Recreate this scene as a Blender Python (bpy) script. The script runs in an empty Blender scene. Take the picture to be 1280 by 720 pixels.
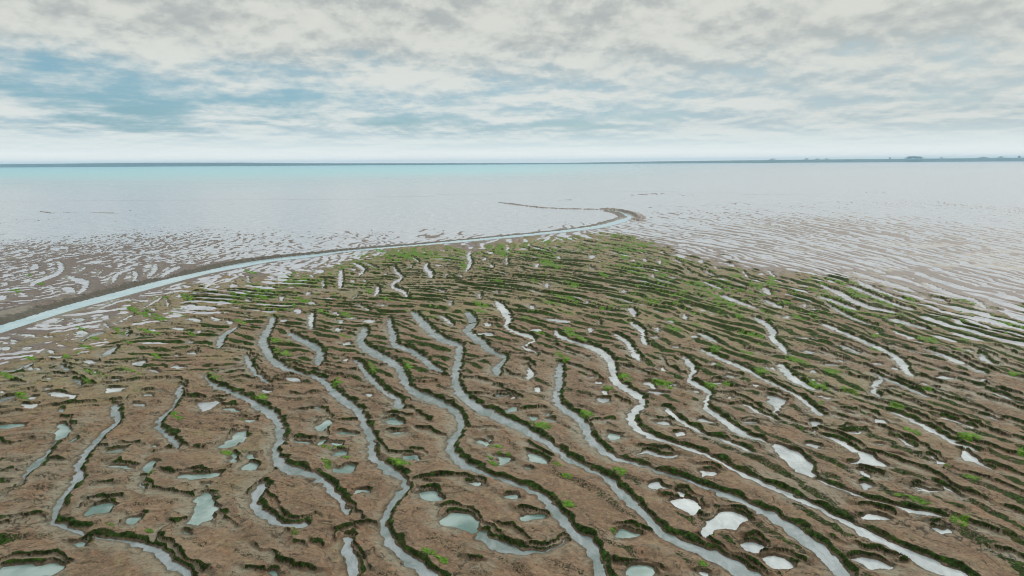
import bpy, math, json, random
import numpy as np
C = bpy.context.scene
COL = C.collection
R = math.radians
rng = np.random.default_rng(7)

# ------------------------------------------------------------------ camera (a drone 15 m above the flat)
CAM_H, PITCH, ROLL = 15.0, R(10.364), R(0.35)
cam_d = bpy.data.cameras.new("camera"); cam = bpy.data.objects.new("camera", cam_d); COL.objects.link(cam)
cam_d.sensor_width = 36.0; cam_d.lens = 36.0 * 853.0 / 1280.0
cam_d.clip_start = 0.5; cam_d.clip_end = 60000
cam.location = (0, 0, CAM_H)
cam.rotation_mode = 'XYZ'
from mathutils import Matrix
cam.rotation_euler = (Matrix.Rotation(R(90) - PITCH, 4, 'X') @ Matrix.Rotation(-ROLL, 4, 'Z')).to_euler()
C.camera = cam

# ------------------------------------------------------------------ sky, sun, exposure
C.view_settings.view_transform = 'Standard'; C.view_settings.look = 'None'
C.view_settings.exposure = 0.0; C.view_settings.gamma = 1.0
SUN_EL, SUN_AZ = R(42), R(38)          # azimuth measured from +Y towards +X
world = bpy.data.worlds.new("World"); C.world = world; world.use_nodes = True
wt = world.node_tree; wt.nodes.clear()

class NT:
    """small helper to write node graphs"""
    def __init__(s, tree): s.t = tree
    def n(s, typ, **kw):
        nd = s.t.nodes.new(typ)
        for k, v in kw.items(): setattr(nd, k, v)
        return nd
    def put(s, sock, v):
        if v is None: return
        if isinstance(v, bpy.types.NodeSocket): s.t.links.new(v, sock)
        elif isinstance(v, (tuple, list)) and len(v) == 3 and sock.type == 'RGBA': sock.default_value = (*v, 1)
        else: sock.default_value = v
    def m(s, op, a, b=None, c=None, clamp=False):
        nd = s.n('ShaderNodeMath', operation=op, use_clamp=clamp)
        s.put(nd.inputs[0], a); s.put(nd.inputs[1], b); s.put(nd.inputs[2], c); return nd.outputs[0]
    def v(s, op, a, b=None):
        nd = s.n('ShaderNodeVectorMath', operation=op); s.put(nd.inputs[0], a); s.put(nd.inputs[1], b); return nd.outputs[0]
    def mix(s, f, a, b, blend='MIX'):
        nd = s.n('ShaderNodeMix', data_type='RGBA', blend_type=blend)
        s.put(nd.inputs[0], f); s.put(nd.inputs[6], a); s.put(nd.inputs[7], b); return nd.outputs[2]
    def ss(s, x, a, b, lo=0.0, hi=1.0):
        nd = s.n('ShaderNodeMapRange', interpolation_type='SMOOTHSTEP')
        s.put(nd.inputs[0], x); s.put(nd.inputs[1], a); s.put(nd.inputs[2], b); s.put(nd.inputs[3], lo); s.put(nd.inputs[4], hi)
        return nd.outputs[0]
    def noise(s, vec, scale, detail=4, rough=0.55, dist=0.0, dim='3D'):
        nd = s.n('ShaderNodeTexNoise', noise_dimensions=dim)
        s.put(nd.inputs['Vector'], vec); nd.inputs['Scale'].default_value = scale
        nd.inputs['Detail'].default_value = detail; nd.inputs['Roughness'].default_value = rough
        nd.inputs['Distortion'].default_value = dist; return nd.outputs['Fac']
    def comb(s, x, y, z):
        nd = s.n('ShaderNodeCombineXYZ'); s.put(nd.inputs[0], x); s.put(nd.inputs[1], y); s.put(nd.inputs[2], z); return nd.outputs[0]
    def sep(s, v):
        nd = s.n('ShaderNodeSeparateXYZ'); s.put(nd.inputs[0], v); return nd.outputs

W = NT(wt)
sky = W.n('ShaderNodeTexSky', sky_type='NISHITA', sun_disc=False)
sky.sun_elevation = SUN_EL; sky.sun_rotation = SUN_AZ; sky.altitude = 10; sky.air_density = 1.0; sky.dust_density = 1.5
d = W.n('ShaderNodeTexCoord').outputs['Generated']
dx, dy, dz = W.sep(d)
zc = W.m('MAXIMUM', dz, 0.0)
inv = W.m('DIVIDE', 1.0, W.m('ADD', zc, 0.035))
u = W.m('MULTIPLY', dx, inv); vv = W.m('MULTIPLY', dy, inv)       # a flat layer of cloud seen in perspective
az = W.m('ARCTAN2', dx, dy)
# cloud cover: bearing and compressed height, so that banks flatten towards the horizon as in perspective
lz = W.m('LOGARITHM', W.m('ADD', zc, 0.03), 2.71828)
def cn(sx, sy, seed, scale, detail, rough, dist=0.0, dyv=0.0):
    return W.noise(W.comb(W.m('MULTIPLY', az, sx), W.m('MULTIPLY', W.m('ADD', lz, dyv), sy), seed), scale, detail, rough, dist)
big = cn(2.6, 1.5, 4.3, 1.0, 5, 0.50, 0.4)
puff = cn(11.0, 4.3, 1.3, 1.0, 9, 0.60, 0.1)
puff_up = cn(11.0, 4.3, 1.3, 1.0, 7, 0.58, 0.1, 0.06)
wisp = cn(8.0, 9.0, 7.7, 1.0, 8, 0.62, 0.1)
cov = W.m('ADD', W.m('MULTIPLY', big, 0.50), W.m('ADD', W.m('MULTIPLY', puff, 0.55), W.m('MULTIPLY', wisp, 0.25)))
# the gap of thinner cloud lies to the left, between 3 and 9 degrees above the horizon
gapv = W.m('MULTIPLY', W.ss(dz, 0.038, 0.060), W.ss(dz, 0.20, 0.10))
gaph = W.ss(az, 0.35, -0.45, 0.12, 1.0)
gap = W.m('MULTIPLY', gapv, gaph)
cov = W.m('SUBTRACT', W.m('ADD', cov, W.m('ADD', W.ss(dz, 0.12, 0.20, 0.0, 0.10), W.ss(az, 0.0, 0.40, 0.0, 0.06))), W.m('MULTIPLY', gap, 0.12))
cover = W.ss(cov, 0.40, 0.66)
cover = W.m('MAXIMUM', cover, W.ss(dz, 0.050, 0.032))
blue = W.mix(0.6, W.mix(1.0, sky.outputs[0], (0.10, 0.10, 0.10), 'MULTIPLY'), (0.15, 0.42, 0.56))
relief = W.m('MULTIPLY', W.m('SUBTRACT', puff, puff_up), 2.6)
tone = W.m('ADD', W.m('MULTIPLY', puff, 0.60), W.m('ADD', W.m('MULTIPLY', wisp, 0.25), W.m('MULTIPLY', big, 0.25)))
tone = W.ss(W.m('ADD', tone, W.m('MULTIPLY', relief, 0.42)), 0.32, 0.74)
shade = W.mix(W.ss(dz, 0.07, 0.18), (0.42, 0.56, 0.625), (0.44, 0.475, 0.47))
light = W.mix(W.ss(dz, 0.05, 0.19), (0.74, 0.78, 0.76), (0.69, 0.705, 0.655))
cloud = W.mix(tone, shade, light)
cloud = W.mix(W.ss(az, -0.1, 0.65, 0.0, 0.45), cloud, W.mix(tone, (0.52, 0.55, 0.53), (0.68, 0.69, 0.64)))
horizon = W.mix(W.ss(dz, 0.03, 0.004), (0.80, 0.87, 0.86), (1.08, 1.06, 1.02))
cloud = W.mix(W.ss(dz, 0.058, 0.012, 0.0, 0.88), cloud, horizon)
skyc = W.mix(cover, blue, cloud)
# higher up, out of the picture, the deck is brighter towards the hidden sun
skyc = W.mix(1.0, skyc, W.comb(*[W.ss(dz, 0.23, 0.75, 1.0, 1.7)] * 3), 'MULTIPLY')
sunv = (math.sin(SUN_AZ) * math.cos(SUN_EL), math.cos(SUN_AZ) * math.cos(SUN_EL), math.sin(SUN_EL))
dt = W.n('ShaderNodeVectorMath', operation='DOT_PRODUCT'); W.put(dt.inputs[0], d); dt.inputs[1].default_value = sunv
glow = W.m('MULTIPLY', W.m('POWER', W.m('MAXIMUM', dt.outputs['Value'], 0.0), 5.0), W.ss(dz, 0.20, 0.40, 0.0, 1.4))
skyc = W.mix(1.0, skyc, W.comb(*[W.m('ADD', 1.0, glow)] * 3), 'MULTIPLY')
skyc = W.mix(1.0, skyc, (10, 10, 10), 'MULTIPLY')
bg = W.n('ShaderNodeBackground'); W.put(bg.inputs[0], skyc); bg.inputs[1].default_value = 0.1
wo = W.n('ShaderNodeOutputWorld'); wt.links.new(bg.outputs[0], wo.inputs[0])

sun_d = bpy.data.lights.new("sun", 'SUN'); sun_d.energy = 1.8; sun_d.angle = R(10); sun_d.color = (1.0, 0.95, 0.88)
sun = bpy.data.objects.new("sun", sun_d); COL.objects.link(sun)
sun.rotation_euler = (math.pi/2 - SUN_EL, 0, math.pi - SUN_AZ)
sun.location = (0, 0, 100)
C.cycles.max_bounces = 4; C.cycles.diffuse_bounces = 2; C.cycles.glossy_bounces = 2; C.cycles.transmission_bounces = 1
C.cycles.use_denoising = True; C.cycles.pixel_filter_type = 'BLACKMAN_HARRIS'; C.cycles.filter_width = 1.05; C.cycles.caustics_reflective = False; C.cycles.caustics_refractive = False

# ------------------------------------------------------------------ survey of the flat, in metres on the ground
# fx = features: [kind, bank, [outline points x,y]]; kinds s = stream, p = pool, k = dry scarp, c = the creek, m = far mud bar
SURVEY = json.loads('''{"fx":[["s",1.0,[-25.46,41.55,-25.28,40.93,-24.71,39.95,-24.14,39.22,-23.83,38.82,-23.65,38.29,-23.53,37.69,-23.5,37.24,-23.46,36.75,-23.28,36.04,-23.09,35.38,-23.01,34.95,-22.92,34.51,-22.74,33.9,-22.55,33.3,-22.41,32.82,-22.18,32.26,-21.83,31.71,-21.56,31.28,-21.26,30.62,-21.01,29.92,-20.93,29.47,-20.84,29.02,-20.6,28.39,-20.32,27.79,-20.04,27.26,-19.57,26.69,-19.07,26.4,-18.6,26.23,-18.18,26.05,-17.78,25.88,-17.43,25.75,-17.1,25.65,-16.76,25.59,-16.44,25.53,-16.14,25.41,-15.84,25.27,-15.5,25.17,-15.15,25.06,-14.81,24.89,-14.47,24.69,-14.16,24.48,-13.87,24.25,-13.55,23.94,-13.19,23.6,-12.83,23.33,-12.49,23.11,-12.13,22.85,-11.85,22.73,-11.85,22.88,-12.14,23.21,-12.52,23.52,-12.86,23.81,-13.18,24.09,-13.52,24.42,-13.91,24.76,-14.28,24.99,-14.61,25.13,-14.94,25.25,-15.27,25.35,-15.62,25.43,-15.95,25.51,-16.22,25.59,-16.5,25.67,-16.83,25.73,-17.18,25.81,-17.53,25.96,-17.9,26.16,-18.32,26.36,-18.77,26.58,-19.26,26.83,-19.62,27.06,-19.7,27.21,-19.88,27.58,-20.14,28.13,-20.37,28.68,-20.53,29.14,-20.66,29.63,-20.77,30.24,-20.95,30.93,-21.3,31.62,-21.58,32.09,-21.81,32.46,-22.06,32.94,-22.3,33.55,-22.5,34.13,-22.58,34.53,-22.65,34.96,-22.83,35.62,-23.0,36.27,-23.06,36.75,-23.12,37.23,-23.19,37.83,-23.4,38.6,-23.94,39.53,-24.34,40.16,-24.65,40.76,-25.13,41.42]],
["s",1.0,[-25.22,35.66,-25.1,35.22,-24.91,34.63,-24.76,34.04,-24.66,33.53,-24.66,33.31,-24.68,33.13,-24.61,32.76,-24.47,32.27,-24.22,31.72,-23.95,31.18,-23.71,30.72,-23.53,30.33,-23.52,30.0,-23.59,29.72,-23.68,29.5,-23.72,29.3,-23.65,29.23,-23.53,29.34,-23.45,29.58,-23.42,29.89,-23.44,30.26,-23.63,30.68,-23.83,31.1,-23.9,31.46,-23.92,31.78,-23.91,32.08,-23.92,32.41,-24.04,32.75,-24.23,33.16,-24.48,33.8,-24.75,34.49,-24.97,35.12,-25.16,35.61]],
["s",1.0,[-23.16,45.5,-22.91,44.58,-22.43,43.41,-22.04,42.55,-21.73,41.73,-21.51,40.8,-21.38,39.93,-21.33,39.23,-21.26,38.59,-20.99,37.91,-20.57,37.29,-20.06,36.7,-19.51,36.15,-19.01,35.67,-18.66,35.31,-18.44,34.95,-18.18,34.57,-18.06,34.56,-18.19,35.03,-18.61,35.77,-19.14,36.31,-19.64,36.76,-20.15,37.29,-20.59,37.78,-20.77,38.01,-20.89,38.23,-20.97,38.79,-21.03,39.52,-21.19,40.44,-21.39,41.4,-21.61,42.24,-21.9,43.11,-22.36,44.29,-22.92,45.37]],
["s",1.0,[-22.26,47.35,-21.81,46.5,-21.13,45.52,-20.35,44.74,-19.48,43.97,-18.49,43.08,-17.54,42.2,-16.83,41.4,-16.16,40.62,-15.5,39.95,-14.94,39.35,-14.5,38.76,-14.14,38.19,-13.84,37.62,-13.56,36.97,-13.27,36.23,-13.06,35.6,-13.01,35.13,-12.94,34.5,-12.69,33.71,-12.38,32.96,-12.04,32.43,-11.88,32.23,-11.76,31.99,-11.35,31.53,-10.82,31.36,-10.27,31.18,-9.79,30.89,-9.35,30.49,-8.93,29.93,-8.55,29.35,-8.24,28.93,-8.01,28.61,-7.81,28.3,-7.6,27.97,-7.37,27.68,-7.19,27.51,-7.17,27.55,-7.29,27.85,-7.46,28.23,-7.62,28.62,-7.84,29.07,-8.12,29.48,-8.43,29.89,-8.83,30.45,-9.32,31.06,-9.85,31.56,-10.42,31.96,-11.02,32.18,-11.48,32.36,-11.52,32.52,-11.69,32.96,-12.01,33.28,-12.16,33.39,-12.35,33.77,-12.52,34.26,-12.54,34.66,-12.59,35.3,-12.84,36.22,-13.16,37.14,-13.52,38.02,-13.96,38.92,-14.47,39.73,-15.05,40.45,-15.69,41.12,-16.35,41.75,-17.0,42.46,-17.77,43.22,-18.73,43.99,-19.7,44.73,-20.53,45.36,-21.22,45.98,-21.8,46.82,-22.24,47.47]],
["s",1.0,[-11.9,30.44,-12.08,30.23,-12.12,29.75,-12.08,29.28,-11.92,28.71,-11.6,28.06,-11.22,27.47,-10.86,27.13,-10.53,26.93,-10.18,26.68,-9.78,26.47,-9.32,26.4,-8.93,26.42,-8.77,26.57,-8.76,26.77,-8.81,26.85,-8.89,26.78,-9.03,26.68,-9.41,26.68,-9.85,26.78,-10.21,27.05,-10.56,27.4,-10.87,27.71,-11.1,27.98,-11.36,28.37,-11.58,28.77,-11.64,29.0,-11.65,29.26,-11.62,29.67,-11.69,30.17]],
["s",1.0,[-25.9,62.62,-26.11,61.7,-26.15,60.29,-26.07,59.16,-25.76,57.77,-25.09,56.09,-24.45,55.01,-24.27,55.1,-24.55,56.08,-24.95,57.08,-25.21,57.92,-25.45,59.09,-25.55,60.67,-25.7,62.23]],
["s",1.0,[-21.37,52.72,-20.97,51.6,-20.36,50.36,-19.79,49.25,-19.19,48.2,-18.54,47.25,-17.92,46.46,-17.37,45.86,-17.0,45.58,-17.03,45.75,-17.45,46.36,-18.01,47.08,-18.6,47.9,-19.18,48.81,-19.68,49.76,-20.17,50.8,-20.73,52.03,-21.24,52.92]],
["s",1.0,[-24.15,67.04,-23.99,65.79,-23.46,63.83,-23.05,61.97,-22.68,60.23,-22.39,58.73,-21.75,56.61,-20.71,54.42,-19.79,52.71,-19.13,51.46,-18.43,50.32,-17.65,49.36,-16.96,48.64,-16.45,48.23,-15.96,47.93,-15.39,47.61,-14.81,47.22,-14.26,46.74,-13.77,46.15,-13.3,45.4,-12.81,44.53,-12.27,43.53,-11.69,42.49,-11.11,41.65,-10.56,40.92,-10.02,40.26,-9.61,39.67,-9.36,39.06,-9.08,38.25,-8.72,37.34,-8.38,36.51,-8.12,35.83,-7.94,35.3,-7.85,34.76,-7.73,34.05,-7.5,33.36,-7.29,32.86,-7.14,32.56,-6.96,32.33,-6.68,32.01,-6.34,31.62,-5.98,31.18,-5.65,30.76,-5.42,30.48,-5.32,30.32,-5.3,30.02,-5.33,29.59,-5.42,29.16,-5.53,28.67,-5.6,28.14,-5.64,27.63,-5.65,27.1,-5.62,26.6,-5.54,26.12,-5.41,25.68,-5.22,25.22,-4.97,24.77,-4.66,24.33,-4.36,23.94,-4.12,23.66,-3.92,23.46,-3.79,23.32,-3.66,23.17,-3.42,22.88,-3.16,22.56,-2.89,22.28,-2.65,22.21,-2.57,22.44,-2.72,22.79,-2.98,23.07,-3.23,23.38,-3.47,23.69,-3.63,23.88,-3.78,24.04,-3.99,24.21,-4.21,24.42,-4.48,24.78,-4.75,25.18,-4.95,25.57,-5.12,25.95,-5.28,26.26,-5.39,26.56,-5.4,26.95,-5.37,27.4,-5.33,27.88,-5.26,28.35,-5.14,28.78,-5.02,29.24,-4.97,29.81,-5.03,30.45,-5.26,30.99,-5.54,31.38,-5.88,31.83,-6.26,32.3,-6.6,32.73,-6.88,33.1,-6.98,33.23,-7.03,33.33,-7.19,33.72,-7.33,34.14,-7.41,34.66,-7.54,35.44,-7.81,36.23,-8.11,36.97,-8.45,37.83,-8.78,38.69,-9.06,39.52,-9.45,40.48,-10.0,41.36,-10.56,42.13,-11.11,42.89,-11.64,43.65,-12.17,44.59,-12.74,45.61,-13.32,46.51,-13.9,47.23,-14.42,47.51,-14.91,47.68,-15.5,48.06,-16.1,48.56,-16.63,49.17,-17.18,49.9,-17.88,50.73,-18.56,51.64,-19.07,52.56,-19.66,53.8,-20.51,55.54,-21.15,56.98,-21.36,57.67,-21.66,58.97,-22.13,60.85,-22.6,62.82,-23.06,64.76,-23.68,66.53]],
["s",1.0,[-6.8,25.79,-6.88,25.61,-6.91,25.27,-6.83,24.81,-6.69,24.32,-6.51,23.94,-6.37,23.65,-6.18,23.14,-5.92,22.72,-5.74,22.77,-5.78,23.28,-5.99,23.89,-6.2,24.28,-6.34,24.53,-6.47,24.85,-6.57,25.19,-6.66,25.49,-6.74,25.75]],
["s",1.0,[-20.14,59.82,-19.63,58.69,-18.94,57.66,-18.14,56.64,-17.37,55.66,-16.79,54.82,-16.3,54.02,-15.85,53.29,-15.67,52.95,-15.58,52.44,-15.42,51.43,-15.19,50.5,-14.89,49.88,-14.65,49.78,-14.6,50.19,-14.72,50.8,-14.85,51.77,-15.21,53.37,-15.87,54.83,-16.46,55.75,-17.01,56.5,-17.63,57.24,-18.41,58.16,-19.17,59.1,-19.81,60.07,-20.22,60.45]],
["s",1.0,[-20.75,68.7,-20.45,66.95,-19.79,64.57,-19.11,62.51,-18.54,61.21,-18.43,61.39,-18.82,62.82,-19.37,64.56,-19.82,66.51,-20.39,68.4]],
["s",1.0,[-13.75,62.08,-13.87,61.06,-13.71,59.34,-13.49,57.51,-12.89,55.19,-11.97,53.47,-11.05,52.12,-10.26,51.08,-9.56,50.17,-9.04,49.34,-8.63,48.54,-8.29,47.53,-7.99,46.45,-7.72,45.45,-7.47,44.61,-7.25,44.09,-7.03,43.74,-6.66,43.1,-6.18,42.39,-5.63,41.82,-5.1,41.3,-4.63,40.84,-4.2,40.36,-3.85,39.86,-3.59,39.32,-3.39,38.67,-3.27,38.02,-3.21,37.46,-3.23,36.9,-3.39,36.27,-3.58,35.56,-3.61,34.82,-3.53,34.12,-3.36,33.36,-3.07,32.63,-2.63,32.12,-2.18,31.73,-1.81,31.36,-1.51,31.09,-1.33,31.0,-1.16,30.95,-0.94,30.87,-0.69,30.73,-0.41,30.43,-0.09,30.08,0.3,29.77,0.65,29.48,0.87,29.2,1.04,28.9,1.23,28.55,1.4,28.19,1.53,27.76,1.68,27.32,1.85,26.96,1.98,26.69,2.03,26.41,2.09,26.06,2.22,25.73,2.38,25.42,2.62,25.13,2.81,24.86,2.89,24.59,2.93,24.29,2.95,23.97,2.96,23.58,2.98,23.09,3.01,22.61,3.09,22.18,3.28,22.0,3.46,22.16,3.51,22.53,3.45,22.9,3.4,23.31,3.37,23.76,3.36,24.16,3.34,24.57,3.26,24.98,3.1,25.38,2.84,25.68,2.61,25.92,2.48,26.15,2.4,26.4,2.35,26.69,2.28,27.07,2.13,27.46,1.98,27.81,1.83,28.22,1.65,28.66,1.42,29.02,1.19,29.31,0.98,29.58,0.73,29.84,0.36,30.11,-0.03,30.39,-0.36,30.67,-0.66,30.92,-0.92,31.09,-1.14,31.23,-1.27,31.4,-1.43,31.62,-1.74,31.89,-2.09,32.26,-2.48,32.84,-2.81,33.45,-3.01,33.91,-3.14,34.37,-3.2,34.71,-3.2,35.05,-3.05,35.65,-2.87,36.42,-2.81,37.29,-2.86,38.21,-3.06,39.18,-3.35,40.08,-3.72,40.75,-4.12,41.3,-4.58,41.88,-5.07,42.45,-5.62,43.0,-6.14,43.55,-6.57,44.2,-6.93,44.83,-7.07,45.11,-7.13,45.31,-7.33,46.05,-7.61,47.06,-7.96,48.28,-8.41,49.64,-8.97,50.8,-9.59,51.85,-10.34,52.91,-11.15,54.03,-12.03,55.3,-12.68,56.44,-12.79,57.06,-12.9,58.27,-13.06,59.88,-13.39,61.51]],
["s",1.0,[-12.16,65.94,-12.18,64.85,-11.87,62.9,-11.37,60.83,-10.92,59.06,-10.59,57.24,-10.17,55.32,-9.67,54.47,-9.29,54.29,-8.71,53.64,-8.07,52.79,-7.49,51.71,-6.93,50.56,-6.43,49.45,-5.94,48.46,-5.43,47.78,-5.06,47.63,-5.05,48.03,-5.38,48.82,-5.84,49.61,-6.28,50.6,-6.81,51.77,-7.41,52.99,-8.07,54.16,-8.78,55.0,-9.4,55.66,-9.77,56.03,-9.85,56.16,-10.06,57.4,-10.45,59.56,-11.05,61.6,-11.53,63.15,-11.67,64.37,-11.88,65.55]],
["s",1.0,[-12.36,51.13,-11.96,50.22,-11.53,49.35,-11.23,48.57,-10.87,47.63,-10.46,46.72,-10.03,45.83,-9.5,44.86,-8.97,43.95,-8.48,43.21,-8.05,42.53,-7.72,41.87,-7.52,41.33,-7.32,40.69,-7.04,40.22,-6.86,40.4,-6.93,41.23,-7.25,42.19,-7.64,42.75,-8.01,43.16,-8.44,43.85,-8.91,44.69,-9.43,45.66,-9.94,46.67,-10.36,47.49,-10.72,48.26,-11.04,49.16,-11.43,50.18,-11.96,51.04,-12.37,51.42]],
["s",1.0,[-10.42,68.18,-9.86,65.91,-9.17,63.94,-8.7,62.55,-8.24,61.28,-7.7,59.79,-7.1,58.32,-6.46,57.1,-5.82,56.12,-5.14,55.48,-4.64,54.96,-4.62,54.76,-4.66,54.39,-4.58,53.16,-4.52,51.7,-4.48,50.02,-4.43,48.35,-4.37,46.88,-4.26,45.48,-4.04,44.22,-3.74,43.1,-3.35,42.05,-2.94,41.13,-2.53,40.33,-2.12,39.63,-1.7,39.08,-1.3,38.62,-0.91,38.19,-0.5,37.74,-0.08,37.25,0.32,36.76,0.68,36.26,1.02,35.77,1.33,35.31,1.6,34.89,1.85,34.5,2.07,34.1,2.3,33.61,2.52,33.13,2.69,32.73,2.88,32.39,3.14,32.16,3.43,31.93,3.74,31.52,4.04,31.09,4.3,30.79,4.49,30.5,4.56,30.14,4.62,29.7,4.76,29.22,4.91,28.74,5.04,28.28,5.18,27.83,5.36,27.4,5.52,27.01,5.61,26.63,5.69,26.26,5.76,25.86,5.89,25.44,6.18,25.1,6.49,24.81,6.74,24.57,6.98,24.32,7.24,23.98,7.52,23.62,7.8,23.32,8.03,23.04,8.18,22.75,8.32,22.44,8.51,22.06,8.81,21.96,9.06,22.27,9.07,22.77,8.87,23.16,8.71,23.48,8.5,23.79,8.19,24.03,7.87,24.27,7.58,24.58,7.28,24.91,7.01,25.13,6.74,25.35,6.43,25.63,6.18,25.93,6.09,26.25,6.03,26.63,5.95,27.04,5.85,27.48,5.68,27.92,5.51,28.35,5.37,28.77,5.22,29.22,5.06,29.7,4.91,30.15,4.79,30.5,4.65,30.84,4.43,31.16,4.17,31.47,3.86,31.86,3.53,32.27,3.27,32.62,3.05,32.94,2.88,33.23,2.7,33.57,2.5,34.08,2.28,34.64,2.05,35.12,1.8,35.57,1.52,36.03,1.21,36.5,0.88,37.06,0.5,37.64,0.08,38.16,-0.35,38.68,-0.73,39.29,-1.12,39.91,-1.54,40.37,-1.94,40.83,-2.31,41.47,-2.68,42.24,-3.06,43.12,-3.39,44.03,-3.59,44.85,-3.73,45.7,-3.82,46.75,-3.87,48.05,-3.9,49.66,-3.94,51.38,-4.0,52.98,-4.1,54.31,-4.23,55.41,-4.57,56.29,-5.15,56.99,-5.81,57.82,-6.39,58.89,-6.95,60.15,-7.47,61.67,-7.99,63.33,-8.48,64.68,-8.98,66.02,-9.69,68.0,-10.35,69.12]],
["s",1.0,[-4.79,68.09,-4.54,65.85,-4.19,64.0,-4.07,63.52,-4.02,63.69,-4.28,62.47,-4.5,60.37,-4.01,58.44,-3.5,57.35,-3.05,56.16,-2.63,55.03,-2.31,53.98,-1.95,52.94,-1.49,52.35,-1.08,51.98,-0.76,51.72,-0.63,51.59,-0.72,51.21,-0.93,50.49,-1.22,49.78,-1.47,48.68,-1.34,47.31,-1.05,46.91,-0.86,47.44,-0.88,48.2,-0.97,48.39,-0.91,48.9,-0.73,49.84,-0.54,50.76,-0.44,51.78,-0.69,52.39,-1.02,52.78,-1.39,53.42,-1.75,54.2,-1.98,55.26,-2.29,56.64,-2.78,57.98,-3.3,59.23,-3.81,60.2,-3.98,60.29,-3.79,60.69,-3.44,61.96,-3.41,64.0,-3.64,65.67,-4.07,67.66,-4.61,68.88]],
["s",1.0,[-1.94,73.27,-1.66,71.02,-1.26,68.99,-1.0,67.12,-0.79,65.44,-0.64,64.53,-0.54,64.6,-0.66,64.03,-0.82,62.66,-0.54,61.17,-0.07,59.81,0.65,58.82,1.33,57.97,1.72,57.26,1.83,57.04,1.27,56.0,0.7,54.87,1.02,53.89,1.49,53.42,1.77,52.84,1.99,52.46,2.03,52.62,1.87,53.3,1.57,54.05,1.09,54.48,0.83,54.59,1.33,55.41,1.96,56.51,1.88,57.99,1.44,58.92,0.74,59.75,0.02,60.64,-0.4,61.83,-0.58,62.8,-0.44,62.83,-0.12,63.51,-0.07,65.36,-0.19,66.85,-0.42,68.74,-0.78,70.91,-1.27,73.13,-1.78,74.23]],
["s",1.0,[3.51,50.11,3.29,49.08,3.17,47.68,3.1,46.37,3.02,45.21,2.84,44.07,2.66,42.87,2.6,41.7,2.7,40.62,3.0,39.79,3.32,39.12,3.56,38.54,3.75,37.98,3.87,37.37,3.94,36.78,3.96,36.13,4.0,35.38,4.16,34.74,4.36,34.21,4.6,33.66,4.84,33.21,4.99,32.97,5.15,32.8,5.37,32.61,5.6,32.44,5.84,32.32,6.12,32.15,6.51,31.86,6.96,31.5,7.45,31.06,7.93,30.62,8.39,30.23,8.8,29.85,9.11,29.48,9.4,29.11,9.69,28.77,9.96,28.42,10.19,28.04,10.4,27.65,10.6,27.28,10.79,26.89,11.0,26.4,11.19,25.9,11.34,25.48,11.47,25.05,11.6,24.53,11.7,24.03,11.76,23.66,11.79,23.32,11.81,22.92,11.84,22.51,11.89,22.08,12.08,21.88,12.32,22.1,12.43,22.57,12.39,23.01,12.38,23.41,12.36,23.83,12.34,24.22,12.28,24.64,12.17,25.17,12.02,25.71,11.88,26.17,11.7,26.6,11.45,27.05,11.17,27.47,10.92,27.81,10.67,28.11,10.44,28.46,10.17,28.81,9.85,29.08,9.51,29.35,9.21,29.68,8.89,30.05,8.47,30.42,8.0,30.8,7.51,31.25,7.03,31.69,6.59,32.1,6.21,32.45,5.93,32.65,5.71,32.81,5.48,33.01,5.3,33.23,5.2,33.48,5.09,33.81,4.88,34.32,4.66,34.88,4.5,35.4,4.4,35.88,4.4,36.48,4.4,37.26,4.3,38.06,4.13,38.8,3.89,39.43,3.62,40.04,3.3,40.72,3.07,41.37,3.01,41.98,3.03,42.73,3.19,43.73,3.41,45.0,3.52,46.37,3.61,47.64,3.74,48.94,3.72,50.03]],
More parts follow.
